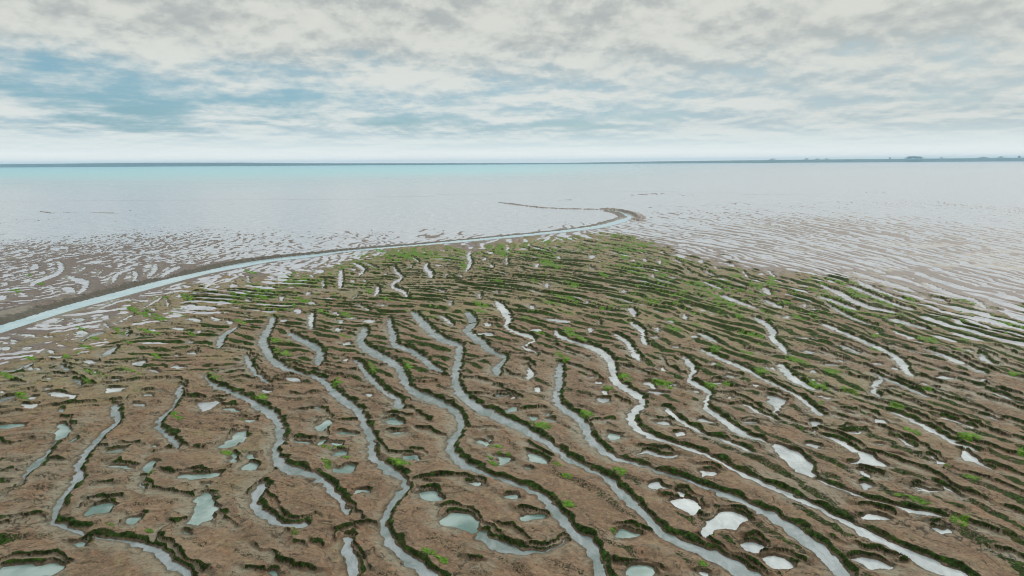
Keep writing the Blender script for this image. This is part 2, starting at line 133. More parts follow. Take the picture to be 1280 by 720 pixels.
["s",1.0,[3.82,60.31,3.75,59.12,3.92,57.82,4.36,56.98,4.84,56.34,5.22,55.85,5.58,55.35,5.95,54.69,6.31,53.95,6.65,53.09,6.93,52.18,7.13,51.28,7.23,50.38,7.21,49.36,7.12,48.23,6.98,46.95,6.89,45.58,7.04,44.59,7.28,43.88,7.56,43.23,7.81,42.59,7.99,41.88,8.06,41.36,8.03,41.25,7.86,40.84,7.51,40.29,7.09,39.52,6.82,38.47,6.74,37.46,6.89,36.7,7.13,36.13,7.4,35.69,7.72,35.32,8.06,35.04,8.41,34.78,8.77,34.48,9.12,34.15,9.45,33.79,9.76,33.4,10.07,33.02,10.35,32.61,10.55,32.11,10.76,31.58,11.05,31.04,11.35,30.53,11.61,30.09,11.88,29.68,12.18,29.29,12.47,28.91,12.75,28.48,13.0,28.09,13.17,27.81,13.33,27.54,13.5,27.18,13.68,26.82,13.87,26.47,14.02,26.16,14.07,25.91,14.13,25.62,14.31,25.25,14.52,24.87,14.71,24.52,14.89,24.17,15.05,23.82,15.22,23.48,15.41,23.19,15.61,22.92,15.8,22.65,15.96,22.4,16.08,22.09,16.32,22.0,16.6,22.27,16.7,22.7,16.57,23.04,16.36,23.3,16.13,23.54,15.91,23.78,15.69,24.03,15.5,24.33,15.3,24.66,15.1,25.0,14.9,25.34,14.68,25.72,14.49,26.06,14.4,26.3,14.31,26.53,14.09,26.79,13.86,27.06,13.65,27.39,13.46,27.72,13.31,28.01,13.15,28.32,12.91,28.73,12.63,29.16,12.34,29.57,12.05,29.98,11.78,30.38,11.5,30.8,11.2,31.32,10.92,31.86,10.71,32.39,10.5,32.89,10.2,33.31,9.88,33.68,9.55,34.04,9.21,34.38,8.85,34.7,8.5,35.03,8.19,35.41,7.91,35.83,7.65,36.32,7.44,36.86,7.25,37.43,7.16,37.95,7.21,38.47,7.34,38.97,7.62,39.49,7.99,40.11,8.32,40.84,8.54,41.9,8.4,42.76,8.15,43.47,7.88,44.12,7.62,44.8,7.46,45.53,7.4,46.24,7.49,47.18,7.65,48.49,7.76,49.89,7.78,51.32,7.64,52.57,7.38,53.62,7.02,54.54,6.59,55.27,6.12,55.63,5.68,55.92,5.32,56.41,4.97,57.07,4.55,57.98,4.21,58.94,4.12,59.87,4.0,60.54]],
["s",1.0,[13.26,51.25,13.16,50.38,13.13,49.45,13.1,48.55,13.05,47.9,12.7,47.11,12.25,46.03,12.19,45.11,12.33,44.56,12.52,43.86,12.69,43.19,12.76,42.84,12.75,42.7,12.4,41.91,11.96,40.94,11.75,40.12,11.74,39.5,11.88,39.03,12.05,38.54,12.2,37.8,12.34,37.05,12.49,36.48,12.67,36.0,12.94,35.58,13.24,35.23,13.59,34.89,13.9,34.73,13.95,34.84,13.71,35.16,13.39,35.53,13.16,36.03,12.98,36.58,12.85,37.11,12.72,37.69,12.59,38.47,12.44,39.26,12.26,39.79,12.14,40.19,12.12,40.46,12.17,40.72,12.55,41.52,13.0,42.54,13.16,43.42,13.08,43.97,12.88,44.63,12.66,45.29,12.53,45.75,12.51,45.95,12.83,46.59,13.36,47.79,13.59,49.19,13.62,50.28,13.56,51.12,13.39,51.51]],
["s",1.0,[14.47,30.43,14.68,30.02,14.98,29.56,15.26,29.14,15.55,28.76,15.86,28.44,16.18,28.16,16.48,27.92,16.78,27.7,17.07,27.46,17.35,27.24,17.62,27.08,17.87,26.96,18.13,26.8,18.37,26.76,18.46,26.88,18.32,27.07,18.07,27.23,17.81,27.36,17.54,27.51,17.24,27.7,16.92,27.9,16.6,28.1,16.29,28.32,15.97,28.6,15.66,28.93,15.36,29.3,15.07,29.7,14.77,30.15,14.51,30.48]],
["s",1.0,[9.36,40.25,9.39,39.64,9.49,38.96,9.62,38.31,9.78,37.7,9.99,37.26,10.25,36.85,10.58,36.25,10.93,35.68,11.27,35.31,11.59,34.98,11.84,34.51,12.06,34.06,12.31,33.77,12.53,33.65,12.58,33.75,12.45,34.05,12.22,34.38,11.97,34.77,11.68,35.18,11.34,35.47,10.99,35.82,10.65,36.42,10.36,37.09,10.15,37.61,10.0,38.12,9.88,38.78,9.76,39.46,9.59,40.03,9.42,40.36]],
["s",1.0,[12.12,69.66,11.98,68.34,11.96,67.28,11.95,66.31,12.06,65.65,12.25,65.93,12.51,67.21,12.65,68.73,12.58,69.89,12.33,70.24]],
["s",1.0,[11.12,63.58,11.22,62.02,11.39,60.51,11.51,59.73,11.55,59.2,11.34,58.28,11.05,56.96,10.99,55.68,11.12,55.07,11.29,55.42,11.38,56.37,11.39,57.22,11.6,58.14,11.88,59.48,11.94,60.73,11.85,61.79,11.57,63.07,11.22,63.9]],
["s",1.0,[9.01,58.65,9.15,57.68,9.36,56.7,9.48,55.86,9.55,54.92,9.52,53.47,9.49,52.01,9.59,51.02,9.77,50.64,9.92,50.96,9.95,51.8,9.9,52.73,9.92,54.1,9.93,55.64,9.82,56.72,9.65,57.57,9.39,58.5,9.11,58.99]],
["s",1.0,[23.67,76.3,23.72,74.54,24.01,72.93,24.34,71.75,24.68,70.71,24.99,69.63,25.33,69.11,25.51,69.55,25.39,70.59,25.11,71.73,24.92,73.19,24.73,74.75,24.38,76.24,23.92,76.96]],
["s",1.0,[23.53,64.94,23.46,63.24,23.4,61.44,23.11,59.87,22.82,58.76,22.52,57.99,21.99,56.49,21.89,55.36,21.88,54.46,21.69,53.08,21.68,52.14,21.95,52.52,22.32,53.97,22.55,55.53,22.57,56.53,22.61,57.16,22.92,57.73,23.59,59.34,23.99,61.17,24.12,62.76,23.99,64.33,23.7,65.3]],
["s",1.0,[19.84,49.13,19.59,48.1,19.47,47.16,19.36,46.36,19.31,45.51,19.43,44.82,19.62,44.24,19.89,43.69,20.16,43.37,20.23,43.5,20.17,44.18,20.06,44.99,19.99,45.77,19.99,46.55,20.11,47.36,20.26,48.27,20.26,49.13,20.07,49.49]],
["s",1.0,[15.27,53.55,15.46,52.28,15.78,50.96,16.11,50.06,16.46,49.22,16.83,48.28,17.15,47.36,17.34,46.51,17.49,45.73,17.64,45.08,17.79,44.46,17.96,43.8,18.14,43.15,18.29,42.58,18.38,42.0,18.33,41.3,18.27,40.6,18.28,40.02,18.31,39.51,18.37,38.99,18.48,38.71,18.59,38.87,18.64,39.39,18.63,39.96,18.64,40.53,18.66,41.13,18.67,41.76,18.65,42.41,18.5,42.95,18.32,43.48,18.16,44.15,17.99,44.84,17.82,45.42,17.65,46.04,17.52,46.85,17.36,47.78,17.1,48.86,16.78,49.95,16.44,50.83,16.08,51.69,15.71,52.89,15.36,53.77]],
["s",1.0,[16.5,59.07,16.56,58.09,16.75,57.07,16.99,56.06,17.27,55.47,17.4,55.77,17.32,56.83,17.1,57.94,16.87,58.86,16.61,59.36]],
["s",1.0,[27.55,73.43,27.49,71.86,27.64,70.5,27.81,69.64,28.06,69.31,28.23,69.67,28.29,70.66,28.22,71.76,28.1,73.18,27.82,74.03]],
["s",1.0,[27.14,54.48,27.06,53.63,27.11,52.85,27.23,52.32,27.4,52.1,27.53,52.31,27.55,52.85,27.48,53.45,27.44,54.25,27.31,54.76]],
["s",1.0,[28.96,62.07,28.91,60.63,29.04,59.11,29.19,57.64,29.33,56.27,29.41,55.14,29.46,54.17,29.54,53.41,29.58,52.7,29.55,51.92,29.42,51.06,29.15,50.07,28.85,49.16,28.52,48.19,28.21,47.17,28.17,46.48,28.26,46.16,28.35,46.27,28.59,47.0,28.89,47.9,29.38,49.02,29.92,50.33,30.06,51.23,30.04,51.89,30.09,52.68,30.11,53.49,30.05,54.2,29.96,54.95,29.89,55.91,29.8,57.04,29.64,58.4,29.48,59.87,29.38,61.46,29.19,62.48]],
["s",1.0,[25.85,46.95,25.82,46.35,25.74,45.8,25.49,45.57,24.93,44.95,24.26,44.03,23.62,42.93,23.49,42.16,23.62,41.89,23.72,42.03,23.88,42.64,24.04,43.17,24.36,43.68,24.87,44.43,25.42,45.09,26.02,46.0,26.08,46.72,25.94,47.08]],
["s",1.0,[25.93,45.81,26.02,45.1,26.2,44.31,26.31,43.56,26.42,42.83,26.61,42.15,26.81,41.71,26.87,41.79,26.8,42.41,26.66,43.17,26.56,43.91,26.45,44.67,26.27,45.47,26.05,45.99]],
["s",1.0,[22.86,39.35,22.96,38.93,23.11,38.44,23.21,37.97,23.3,37.48,23.37,36.99,23.44,36.5,23.5,36.01,23.57,35.52,23.64,34.99,23.72,34.52,23.8,34.23,23.91,34.0,24.13,33.7,24.35,33.5,24.4,33.56,24.29,33.9,24.14,34.29,24.06,34.54,23.99,34.83,23.89,35.29,23.81,35.81,23.8,36.36,23.78,36.92,23.71,37.42,23.6,37.89,23.47,38.32,23.31,38.72,23.11,39.14,22.91,39.42]],
["s",1.0,[17.24,35.72,17.39,35.29,17.58,34.81,17.68,34.35,17.74,33.92,17.78,33.52,17.92,33.4,18.11,33.65,18.15,34.03,18.05,34.35,17.96,34.74,17.82,35.16,17.56,35.57,17.3,35.81]],
["s",1.0,[33.46,52.91,33.41,52.02,33.43,51.05,33.39,50.16,33.37,49.43,33.47,49.1,33.68,49.11,33.85,49.34,33.99,49.79,34.02,50.28,33.99,50.95,33.92,51.72,33.79,52.55,33.59,53.1]],
["s",1.0,[33.66,48.71,33.59,47.98,33.63,47.28,33.68,46.83,33.77,46.61,33.85,46.72,33.88,47.09,33.87,47.57,33.89,48.35,33.81,48.91]],
["s",1.0,[31.31,44.14,31.47,43.74,31.59,43.9,31.44,44.31]],
["s",1.0,[31.5,43.01,31.46,42.43,31.5,41.83,31.59,41.43,31.71,41.12,31.88,40.86,32.04,40.74,32.09,40.8,32.0,41.02,31.86,41.3,31.79,41.67,31.73,42.1,31.68,42.69,31.59,43.12]],
["s",1.0,[25.35,38.36,25.49,38.02,25.73,37.64,25.97,37.13,26.18,36.75,26.23,36.82,26.13,37.34,25.94,37.91,25.69,38.29,25.43,38.47]],
["s",1.0,[36.65,51.63,36.12,50.83,35.76,50.04,35.7,49.52,35.75,49.19,35.85,49.0,36.0,48.99,36.09,49.12,36.08,49.31,36.08,49.59,36.28,50.19,36.55,50.86,36.87,51.51,36.96,51.9]],
["s",1.0,[38.03,83.19,37.65,81.08,37.41,78.92,37.19,77.06,36.99,75.38,36.82,73.94,36.69,72.5,36.59,70.91,36.59,69.53,36.76,68.69,37.03,68.08,37.39,67.52,37.78,67.04,38.16,66.55,38.55,66.36,38.72,66.64,38.7,67.44,38.49,68.25,38.18,68.89,37.89,69.58,37.73,70.37,37.66,71.37,37.68,72.76,37.8,74.38,38.16,76.18,38.49,77.99,38.4,79.26,38.25,80.45,38.38,82.42,38.35,83.78]],
["s",1.0,[40.98,81.9,40.74,80.1,40.71,78.34,40.58,76.68,40.44,74.96,40.36,73.11,40.3,71.41,40.26,70.04,40.29,68.94,40.53,68.19,40.97,68.06,41.29,68.58,41.25,69.36,41.02,70.11,41.0,71.21,41.06,72.62,41.13,74.38,41.24,76.27,41.39,78.04,41.54,79.78,41.6,81.62,41.37,82.61]],
["s",1.0,[43.44,84.53,42.85,82.68,42.65,81.1,42.7,79.76,42.79,78.37,42.72,76.7,42.67,75.06,42.82,73.54,43.1,72.64,43.31,72.97,43.33,74.37,43.26,76.03,43.36,77.75,43.54,79.61,43.73,81.5,43.94,83.3,44.2,84.95,44.04,85.55]],
["s",1.0,[46.63,92.21,46.25,89.82,46.2,87.58,46.3,85.8,46.41,84.07,46.42,82.27,46.41,80.51,46.42,78.64,46.66,77.57,47.01,78.12,47.45,80.25,47.65,82.52,47.57,84.18,47.42,85.79,47.39,87.7,47.4,89.7,47.41,91.91,47.13,93.11]],
["s",1.0,[50.9,82.53,50.04,79.94,49.59,77.63,49.48,75.96,49.51,74.54,49.69,73.37,49.79,72.3,49.55,71.23,49.16,70.18,48.59,68.93,48.39,68.25,48.85,68.75,49.7,70.17,50.35,71.61,50.7,72.72,50.85,73.76,50.72,74.83,50.59,76.1,50.8,77.86,51.16,79.88,51.61,82.22,51.58,83.53]],
["s",1.0,[34.44,75.08,34.45,73.81,34.62,72.43,34.66,70.66,34.7,69.04,34.89,68.17,35.18,67.93,35.38,68.28,35.48,69.22,35.44,70.34,35.39,71.97,35.3,73.69,35.07,75.02,34.7,75.6]],
["s",1.0,[33.56,70.82,33.16,68.63,32.87,66.24,32.8,64.33,32.88,62.77,33.18,61.65,33.54,61.09,33.67,61.31,33.55,62.28,33.34,63.55,33.3,65.18,33.37,67.08,33.59,69.35,33.73,71.09]],
["s",1.0,[36.16,63.77,36.16,62.85,36.45,62.13,36.71,61.41,36.96,60.68,37.25,59.92,37.56,59.47,37.7,59.67,37.67,60.55,37.52,61.54,37.37,62.45,37.2,63.32,36.97,64.16,36.54,64.4]],
["s",1.0,[46.55,74.32,46.44,73.36,46.46,72.5,46.47,71.85,46.63,71.63,46.91,72.02,47.23,72.94,47.33,73.78,47.14,74.43,46.78,74.67]],
["s",1.0,[30.12,80.63,29.51,78.74,29.19,77.15,29.34,76.62,29.68,76.76,29.84,77.09,30.22,78.41,30.52,79.7,30.67,80.84,30.52,81.35]],
["s",1.0,[35.64,94.02,34.44,88.53,35.05,89.64,36.17,95.02]],
["s",1.0,[24.18,85.41,24.2,83.73,24.43,82.15,24.77,80.72,25.15,79.91,25.29,80.29,25.17,81.83,24.92,83.51,24.7,85.16,24.4,86.06]],
["s",1.0,[26.85,93.58,27.03,90.33,27.29,91.03,27.26,94.71]],
["s",1.0,[24.63,95.36,24.44,91.93,24.6,92.34,24.89,96.02]],
["s",1.0,[25.29,104.84,25.44,101.41,25.79,102.51,25.65,106.01]],
["s",1.0,[31.89,93.49,30.97,88.81,31.41,89.62,32.36,94.4]],
["s",1.0,[21.11,76.98,21.05,74.7,21.17,74.97,21.29,77.42]],
["s",1.0,[-16.07,109.35,-14.55,104.89,-14.58,105.89,-16.13,110.74]],
["s",1.0,[-15.07,102.36,-14.97,98.36,-14.75,97.69,-14.84,101.64]],
["s",1.0,[-13.12,103.96,-13.18,101.99,-12.8,98.2,-12.05,94.71,-11.49,92.37,-11.21,90.86,-10.84,89.45,-10.63,89.5,-10.67,91.45,-11.13,94.68,-11.88,97.41,-12.43,99.21,-12.59,100.92,-12.83,103.23]],
["s",1.0,[-7.14,118.23,-7.43,115.98,-7.49,111.72,-7.04,107.92,-6.72,105.65,-6.68,103.46,-6.69,100.89,-6.7,97.93,-6.61,95.3,-6.44,94.75,-6.2,96.34,-6.07,99.17,-6.09,102.39,-6.26,106.2,-6.68,109.57,-6.95,111.43,-6.94,114.04,-6.96,117.39]],
["s",1.0,[-3.34,101.92,-2.87,97.92,-2.69,98.7,-3.16,102.76]],
["s",1.0,[-1.01,109.25,-0.86,101.28,-0.53,101.52,-0.74,109.46]],
["s",1.0,[-8.98,93.85,-9.07,90.34,-8.9,89.77,-8.73,92.98]],
["s",1.0,[1.36,98.0,1.5,94.22,1.67,94.63,1.47,98.28]],
["s",1.0,[-1.57,94.21,-0.66,92.09,-0.63,92.73,-1.54,94.88]],
["s",1.0,[-9.34,81.42,-7.97,79.36,-7.99,79.94,-9.38,82.18]],
["s",1.0,[-7.01,74.35,-6.75,71.74,-6.5,71.74,-6.7,74.34]],
["s",1.0,[-3.99,78.27,-3.59,75.03,-3.43,75.27,-3.7,78.74]],
["s",1.0,[-1.71,80.19,-1.82,78.07,-1.72,77.81,-1.54,79.72]],
["s",1.0,[-7.43,66.82,-6.98,65.62,-6.45,64.45,-5.98,63.19,-5.61,62.39,-5.57,62.69,-5.89,63.95,-6.38,65.34,-6.95,66.62,-7.42,67.29]],
["s",1.0,[11.22,98.84,11.73,95.16,11.86,95.77,11.41,99.76]],
["s",1.0,[8.46,64.53,8.12,62.55,8.24,62.45,8.56,64.45]],
["s",1.0,[-24.86,88.1,-23.27,82.26,-23.0,82.25,-24.57,88.09]],
["s",1.0,[-24.9,97.7,-24.24,94.25,-23.23,90.02,-22.23,85.87,-21.33,82.78,-21.06,82.7,-21.6,85.68,-22.58,89.83,-23.61,94.09,-24.63,97.63]],
["s",1.0,[-24.28,103.54,-22.71,99.93,-21.51,97.11,-21.29,94.73,-21.02,91.51,-20.76,90.8,-20.63,93.04,-21.24,97.95,-23.02,102.4,-24.45,104.61]],
["s",1.0,[-17.64,100.34,-17.15,97.65,-16.36,94.39,-15.39,91.68,-14.91,90.36,-15.06,89.36,-15.31,87.59,-15.44,85.82,-15.05,83.04,-13.98,80.86,-12.91,78.87,-12.32,77.12,-11.9,76.08,-11.83,76.6,-12.22,78.54,-12.99,80.78,-14.12,82.66,-15.04,84.25,-14.95,84.4,-14.76,85.51,-14.47,87.23,-14.46,90.17,-15.43,93.51,-16.34,95.87,-16.99,98.49,-17.56,100.63]],
["s",1.0,[-16.9,83.74,-16.61,81.5,-16.2,79.4,-16.15,78.5,-16.14,77.61,-16.04,77.25,-15.76,77.26,-15.63,78.4,-16.0,81.15,-16.59,83.65]],
["s",1.0,[-18.13,79.3,-18.07,75.38,-17.88,74.9,-17.87,78.63]],
["s",1.0,[-16.63,72.2,-14.82,69.17,-14.89,69.93,-16.69,72.73]],
["s",1.0,[-22.73,104.33,-19.5,97.88,-19.58,98.56,-22.89,105.41]],
["s",1.0,[-36.56,93.01,-34.04,86.51,-33.75,86.7,-36.35,93.17]],
["s",1.0,[-39.42,76.14,-37.26,72.07,-37.12,72.38,-39.32,76.39]],
["s",1.0,[-40.59,77.93,-40.52,76.77,-40.22,74.98,-39.89,73.21,-39.49,71.64,-39.26,71.29,-39.31,72.29,-39.57,73.95,-39.9,75.76,-40.33,77.51]],
["s",1.0,[-39.18,63.75,-37.6,62.12,-37.74,62.46,-39.46,64.41]],
["s",1.0,[-37.29,57.57,-37.31,58.0,-37.43,58.74,-37.24,59.44,-37.23,60.3,-37.58,60.83,-37.89,60.41,-37.95,59.49,-37.81,58.64,-37.51,57.85]],
["s",1.0,[-38.92,68.34,-38.5,65.02,-38.1,64.43,-38.38,67.52]],
["s",1.0,[-35.85,61.83,-34.65,59.4,-34.4,59.24,-35.58,61.65]],
["s",1.0,[-44.83,66.59,-44.47,64.83,-44.03,64.25,-44.36,65.97]],
["s",1.0,[-43.88,71.0,-43.76,71.89,-43.8,73.26,-43.84,74.23,-43.74,74.99,-43.2,75.59,-42.79,76.19,-42.99,76.56,-43.73,76.51,-44.34,75.99,-44.45,75.19,-44.39,74.17,-44.35,72.77,-44.14,71.38]],
["s",1.0,[-72.06,107.29,-69.24,103.06,-67.47,100.5,-66.51,98.85,-65.16,96.22,-64.66,94.72,-64.45,93.51,-64.11,91.84,-63.71,90.14,-63.09,88.42,-61.97,86.42,-60.99,85.21,-61.04,85.85,-61.78,87.59,-62.13,89.15,-62.4,90.68,-62.68,92.0,-63.12,93.48,-63.84,95.53,-66.06,99.72,-70.01,105.42,-72.55,108.46]],
["s",1.0,[-61.3,92.81,-59.41,90.44,-57.39,88.27,-55.53,86.59,-54.84,86.02,-54.57,85.44,-53.04,82.51,-52.45,81.05,-51.96,79.88,-51.5,79.23,-51.3,79.48,-51.67,80.77,-52.71,83.38,-55.72,88.74,-58.15,91.17,-59.35,91.67,-60.92,93.17,-61.91,93.9]],
["s",1.0,[-64.93,102.54,-62.83,98.1,-62.18,97.22,-63.54,100.65]],
["s",1.0,[-57.35,93.57,-59.37,97.95,-59.91,98.64,-57.85,94.2]],
["s",1.0,[-54.41,96.82,-53.14,94.55,-52.26,93.14,-51.34,91.2,-50.09,88.74,-49.53,88.02,-49.99,89.57,-51.49,92.83,-53.55,96.34,-54.75,97.87]],
["s",1.0,[-55.29,104.51,-54.14,101.84,-52.97,99.42,-51.84,96.49,-50.57,93.36,-50.03,92.5,-49.99,93.61,-50.87,96.59,-53.05,101.17,-55.0,104.53]],
["s",1.0,[-50.2,102.38,-50.39,100.81,-49.99,97.86,-49.12,94.73,-48.06,91.89,-47.56,91.1,-47.74,92.46,-48.33,94.97,-48.83,97.97,-49.59,101.24]],
["s",1.0,[-51.59,86.95,-52.37,88.78,-53.71,91.51,-54.65,93.63,-55.36,95.75,-55.51,97.95,-55.69,100.07,-56.14,100.84,-56.54,99.69,-56.5,97.59,-56.02,95.64,-55.13,93.32,-53.7,90.25,-52.17,87.54]],
["s",1.0,[-34.59,50.4,-34.07,49.57,-33.29,48.64,-33.07,48.83,-33.21,49.39,-33.39,49.64,-33.7,49.73,-33.88,49.76,-34.1,50.03,-34.56,50.51]],
["s",1.0,[-32.96,53.03,-32.63,52.9,-32.46,53.19,-32.64,54.12,-33.02,55.23,-33.29,55.59,-33.39,55.13,-33.32,54.39,-33.28,53.86,-33.14,53.32]],
["s",1.0,[-36.96,51.43,-37.11,51.18,-37.2,50.75,-37.25,50.36,-37.28,49.97,-37.19,49.56,-37.21,49.24,-37.64,49.14,-38.02,49.04,-37.91,48.89,-37.41,48.82,-36.95,48.9,-36.81,49.09,-36.79,49.38,-36.79,49.79,-36.81,50.26,-36.8,50.79,-36.86,51.3]],
["s",1.0,[-31.2,46.56,-30.83,46.18,-30.5,45.85,-30.25,45.53,-29.95,45.2,-29.91,45.24,-30.17,45.72,-30.65,46.36,-31.06,46.66,-31.27,46.69]],
["s",1.0,[-33.33,42.09,-33.11,42.16,-32.93,42.4,-32.75,42.75,-32.68,43.13,-32.79,43.27,-33.1,43.19,-33.37,42.95,-33.49,42.61,-33.46,42.24]],
["s",1.0,[-1.19,42.47,-0.91,42.48,-0.56,42.58,-0.26,42.73,-0.04,42.92,-0.05,43.04,-0.27,42.99,-0.57,42.83,-0.92,42.69,-1.19,42.53]],
["s",1.0,[14.49,40.77,14.53,40.33,14.66,39.87,14.84,39.45,15.06,39.01,15.33,38.47,15.58,38.08,15.61,38.15,15.42,38.63,15.16,39.21,15.0,39.76,14.87,40.27,14.73,40.71,14.57,40.92]],
["s",1.0,[6.53,33.34,6.74,33.51,7.0,33.67,7.27,33.46,7.55,33.17,7.82,33.0,8.09,32.93,8.39,33.03,8.62,33.21,8.63,33.31,8.43,33.28,8.16,33.21,7.9,33.26,7.63,33.38,7.34,33.67,7.05,33.9,6.74,33.72,6.53,33.43]],
["s",1.0,[18.48,36.16,18.6,35.99,18.85,35.91,19.28,36.06,19.67,36.3,19.72,36.4,19.38,36.3,18.97,36.17,18.72,36.21,18.52,36.24]],
["s",1.0,[21.05,35.56,21.1,35.16,21.19,34.73,21.21,34.33,21.25,34.06,21.29,34.11,21.34,34.47,21.34,34.91,21.24,35.34,21.11,35.63]],
["s",1.0,[21.5,32.95,21.51,32.24,21.63,32.38,21.56,33.01]],
["s",1.0,[27.98,38.74,28.09,38.47,28.24,38.16,28.34,37.83,28.43,37.62,28.49,37.69,28.47,37.99,28.37,38.32,28.2,38.61,28.02,38.79]],
["s",1.0,[-18.12,31.33,-17.96,30.9,-17.72,30.4,-17.56,30.05,-17.43,29.82,-17.4,29.81,-17.47,30.02,-17.61,30.36,-17.82,30.86,-18.05,31.31]],
["s",1.0,[-1.5,25.8,-1.44,25.45,-1.27,25.14,-1.1,24.9,-0.92,24.71,-0.72,24.56,-0.5,24.44,-0.23,24.35,0.04,24.29,0.3,24.33,0.56,24.39,0.91,24.42,1.26,24.47,1.51,24.61,1.73,24.8,1.97,25.06,2.14,25.29,2.13,25.32,1.95,25.13,1.71,24.88,1.5,24.68,1.25,24.54,0.91,24.53,0.57,24.57,0.31,24.64,0.08,24.75,-0.16,24.9,-0.39,25.07,-0.58,25.23,-0.75,25.39,-0.91,25.53,-1.06,25.67,-1.21,25.9,-1.4,25.99]],
["s",1.0,[19.93,29.85,19.95,29.63,20.02,29.41,20.06,29.18,20.11,28.96,20.17,28.79,20.24,28.69,20.27,28.72,20.25,28.88,20.21,29.07,20.18,29.31,20.16,29.56,20.09,29.8,19.99,29.92]],
["s",1.0,[18.84,29.64,18.92,29.41,19.09,29.2,19.41,29.17,19.71,29.23,19.73,29.28,19.48,29.29,19.18,29.32,18.99,29.51,18.86,29.68]],
["p",0.8,[-26.54,37.63,-26.73,38.06,-26.62,38.19,-26.41,38.16,-26.09,38.0,-25.76,37.65,-25.43,37.14,-25.19,36.63,-25.05,36.11,-25.01,35.76,-25.06,35.57,-25.27,35.74,-25.64,36.28,-26.07,36.9]],
["p",0.8,[14.03,34.72,13.87,34.4,13.81,33.58,13.81,32.99,13.87,32.6,13.88,32.18,13.86,31.72,13.93,31.32,14.1,30.97,14.26,30.75,14.41,30.67,14.58,30.86,14.77,31.33,14.93,31.82,15.07,32.33,15.09,32.83,14.99,33.32,14.81,33.77,14.55,34.18,14.29,34.5]],
["p",0.8,[18.06,33.65,18.2,33.74,18.35,33.59,18.47,33.26,18.54,32.78,18.61,32.37,18.68,32.04,18.64,31.85,18.48,31.79,18.15,31.84,17.64,32.0,17.23,32.11,16.93,32.16,17.0,32.25,17.43,32.39,17.71,32.62,17.83,32.96,17.95,33.3]],
["p",0.8,[23.35,33.52,23.61,33.84,23.75,33.84,23.76,33.59,23.65,33.09,23.6,32.56,23.62,32.0,23.63,31.61,23.61,31.39,23.56,31.37,23.46,31.55,23.35,31.77,23.22,32.05,23.07,32.28,22.91,32.48,23.0,32.88]],
["p",0.8,[-29.19,50.28,-29.27,50.49,-29.19,50.96,-29.05,51.25,-28.86,51.35,-28.59,51.24,-28.26,50.91,-28.12,50.58,-28.17,50.27,-28.35,50.17,-28.65,50.28,-28.93,50.32]],
["p",0.8,[-27.8,44.54,-27.78,44.81,-27.39,44.75,-27.0,44.77,-26.61,44.87,-26.42,44.76,-26.41,44.46,-26.53,44.19,-26.77,43.95,-26.99,43.79,-27.19,43.71,-27.46,43.96]],
["p",0.8,[-31.08,43.78,-31.11,43.96,-30.94,44.07,-30.65,44.03,-30.25,43.82,-29.82,43.62,-29.38,43.42,-29.05,43.22,-28.84,43.01,-28.61,42.71,-28.37,42.32,-28.44,42.29,-28.81,42.6,-29.16,42.84,-29.48,43.0,-29.79,43.12,-30.11,43.2,-30.39,43.29,-30.64,43.37,-30.86,43.54]],
["p",0.8,[-30.14,37.9,-30.11,38.09,-29.83,38.15,-29.63,38.24,-29.53,38.36,-29.39,38.39,-29.2,38.32,-28.95,38.23,-28.65,38.1,-28.58,37.94,-28.76,37.76,-29.09,37.61,-29.56,37.5,-29.91,37.59]],
["p",0.8,[-24.44,35.64,-24.52,35.75,-24.52,35.99,-24.46,36.11,-24.35,36.08,-24.27,35.97,-24.22,35.77,-24.27,35.66]],
["p",0.8,[-21.58,34.15,-21.61,34.28,-21.44,34.43,-21.2,34.53,-20.88,34.58,-20.76,34.51,-20.84,34.34,-20.96,34.19,-21.15,34.06,-21.35,34.05]],
["p",0.8,[-20.09,41.32,-20.22,41.75,-19.89,41.86,-19.44,41.95,-18.87,42.02,-18.62,41.84,-18.68,41.43,-18.75,40.97,-18.84,40.48,-18.97,40.23,-19.14,40.24,-19.51,40.59]],
["p",0.8,[-15.57,36.91,-15.35,36.82,-15.09,36.53,-14.91,36.21,-14.82,35.87,-14.82,35.48,-14.91,35.05,-15.09,34.78,-15.35,34.68,-15.6,34.55,-15.84,34.4,-15.94,34.48,-15.9,34.79,-15.84,35.14,-15.78,35.52,-15.76,35.97,-15.79,36.48,-15.73,36.8]],
["p",0.8,[-11.35,37.33,-11.4,37.69,-11.27,38.06,-11.14,38.38,-11.02,38.63,-10.89,38.66,-10.74,38.47,-10.68,38.18,-10.7,37.8,-10.73,37.44,-10.77,37.08,-10.84,36.87,-10.94,36.81,-11.11,36.96]],
["p",0.8,[-10.59,35.06,-10.64,35.28,-10.53,35.66,-10.42,35.77,-10.33,35.6,-10.28,35.38,-10.28,35.11,-10.38,35.0]],
["p",0.8,[-9.46,33.5,-9.52,33.67,-9.39,33.97,-9.21,34.14,-8.98,34.16,-8.83,34.06,-8.75,33.83,-8.8,33.64,-8.97,33.49,-9.19,33.44]],
["p",0.8,[-7.47,38.1,-7.56,38.35,-7.47,38.67,-7.31,38.8,-7.05,38.73,-6.79,38.56,-6.51,38.3,-6.38,38.08,-6.4,37.89,-6.57,37.8,-6.9,37.81,-7.2,37.9]],
["p",0.8,[1.13,49.39,1.17,49.39,1.27,48.78,1.42,48.18,1.6,47.6,1.6,47.12,1.42,46.75,1.21,46.43,0.98,46.17,0.91,46.35,1.01,46.99,1.09,47.61,1.14,48.19,1.15,48.78]],
["p",0.8,[-0.42,40.09,-0.28,40.42,0.04,40.6,0.24,40.53,0.31,40.2,0.25,39.94,0.05,39.74,-0.12,39.57,-0.27,39.44,-0.36,39.61]],
["p",0.8,[0.79,33.57,0.87,33.82,1.04,33.72,1.3,33.44,1.66,32.99,1.79,32.7,1.7,32.56,1.44,32.54,1.02,32.64,0.8,32.98]],
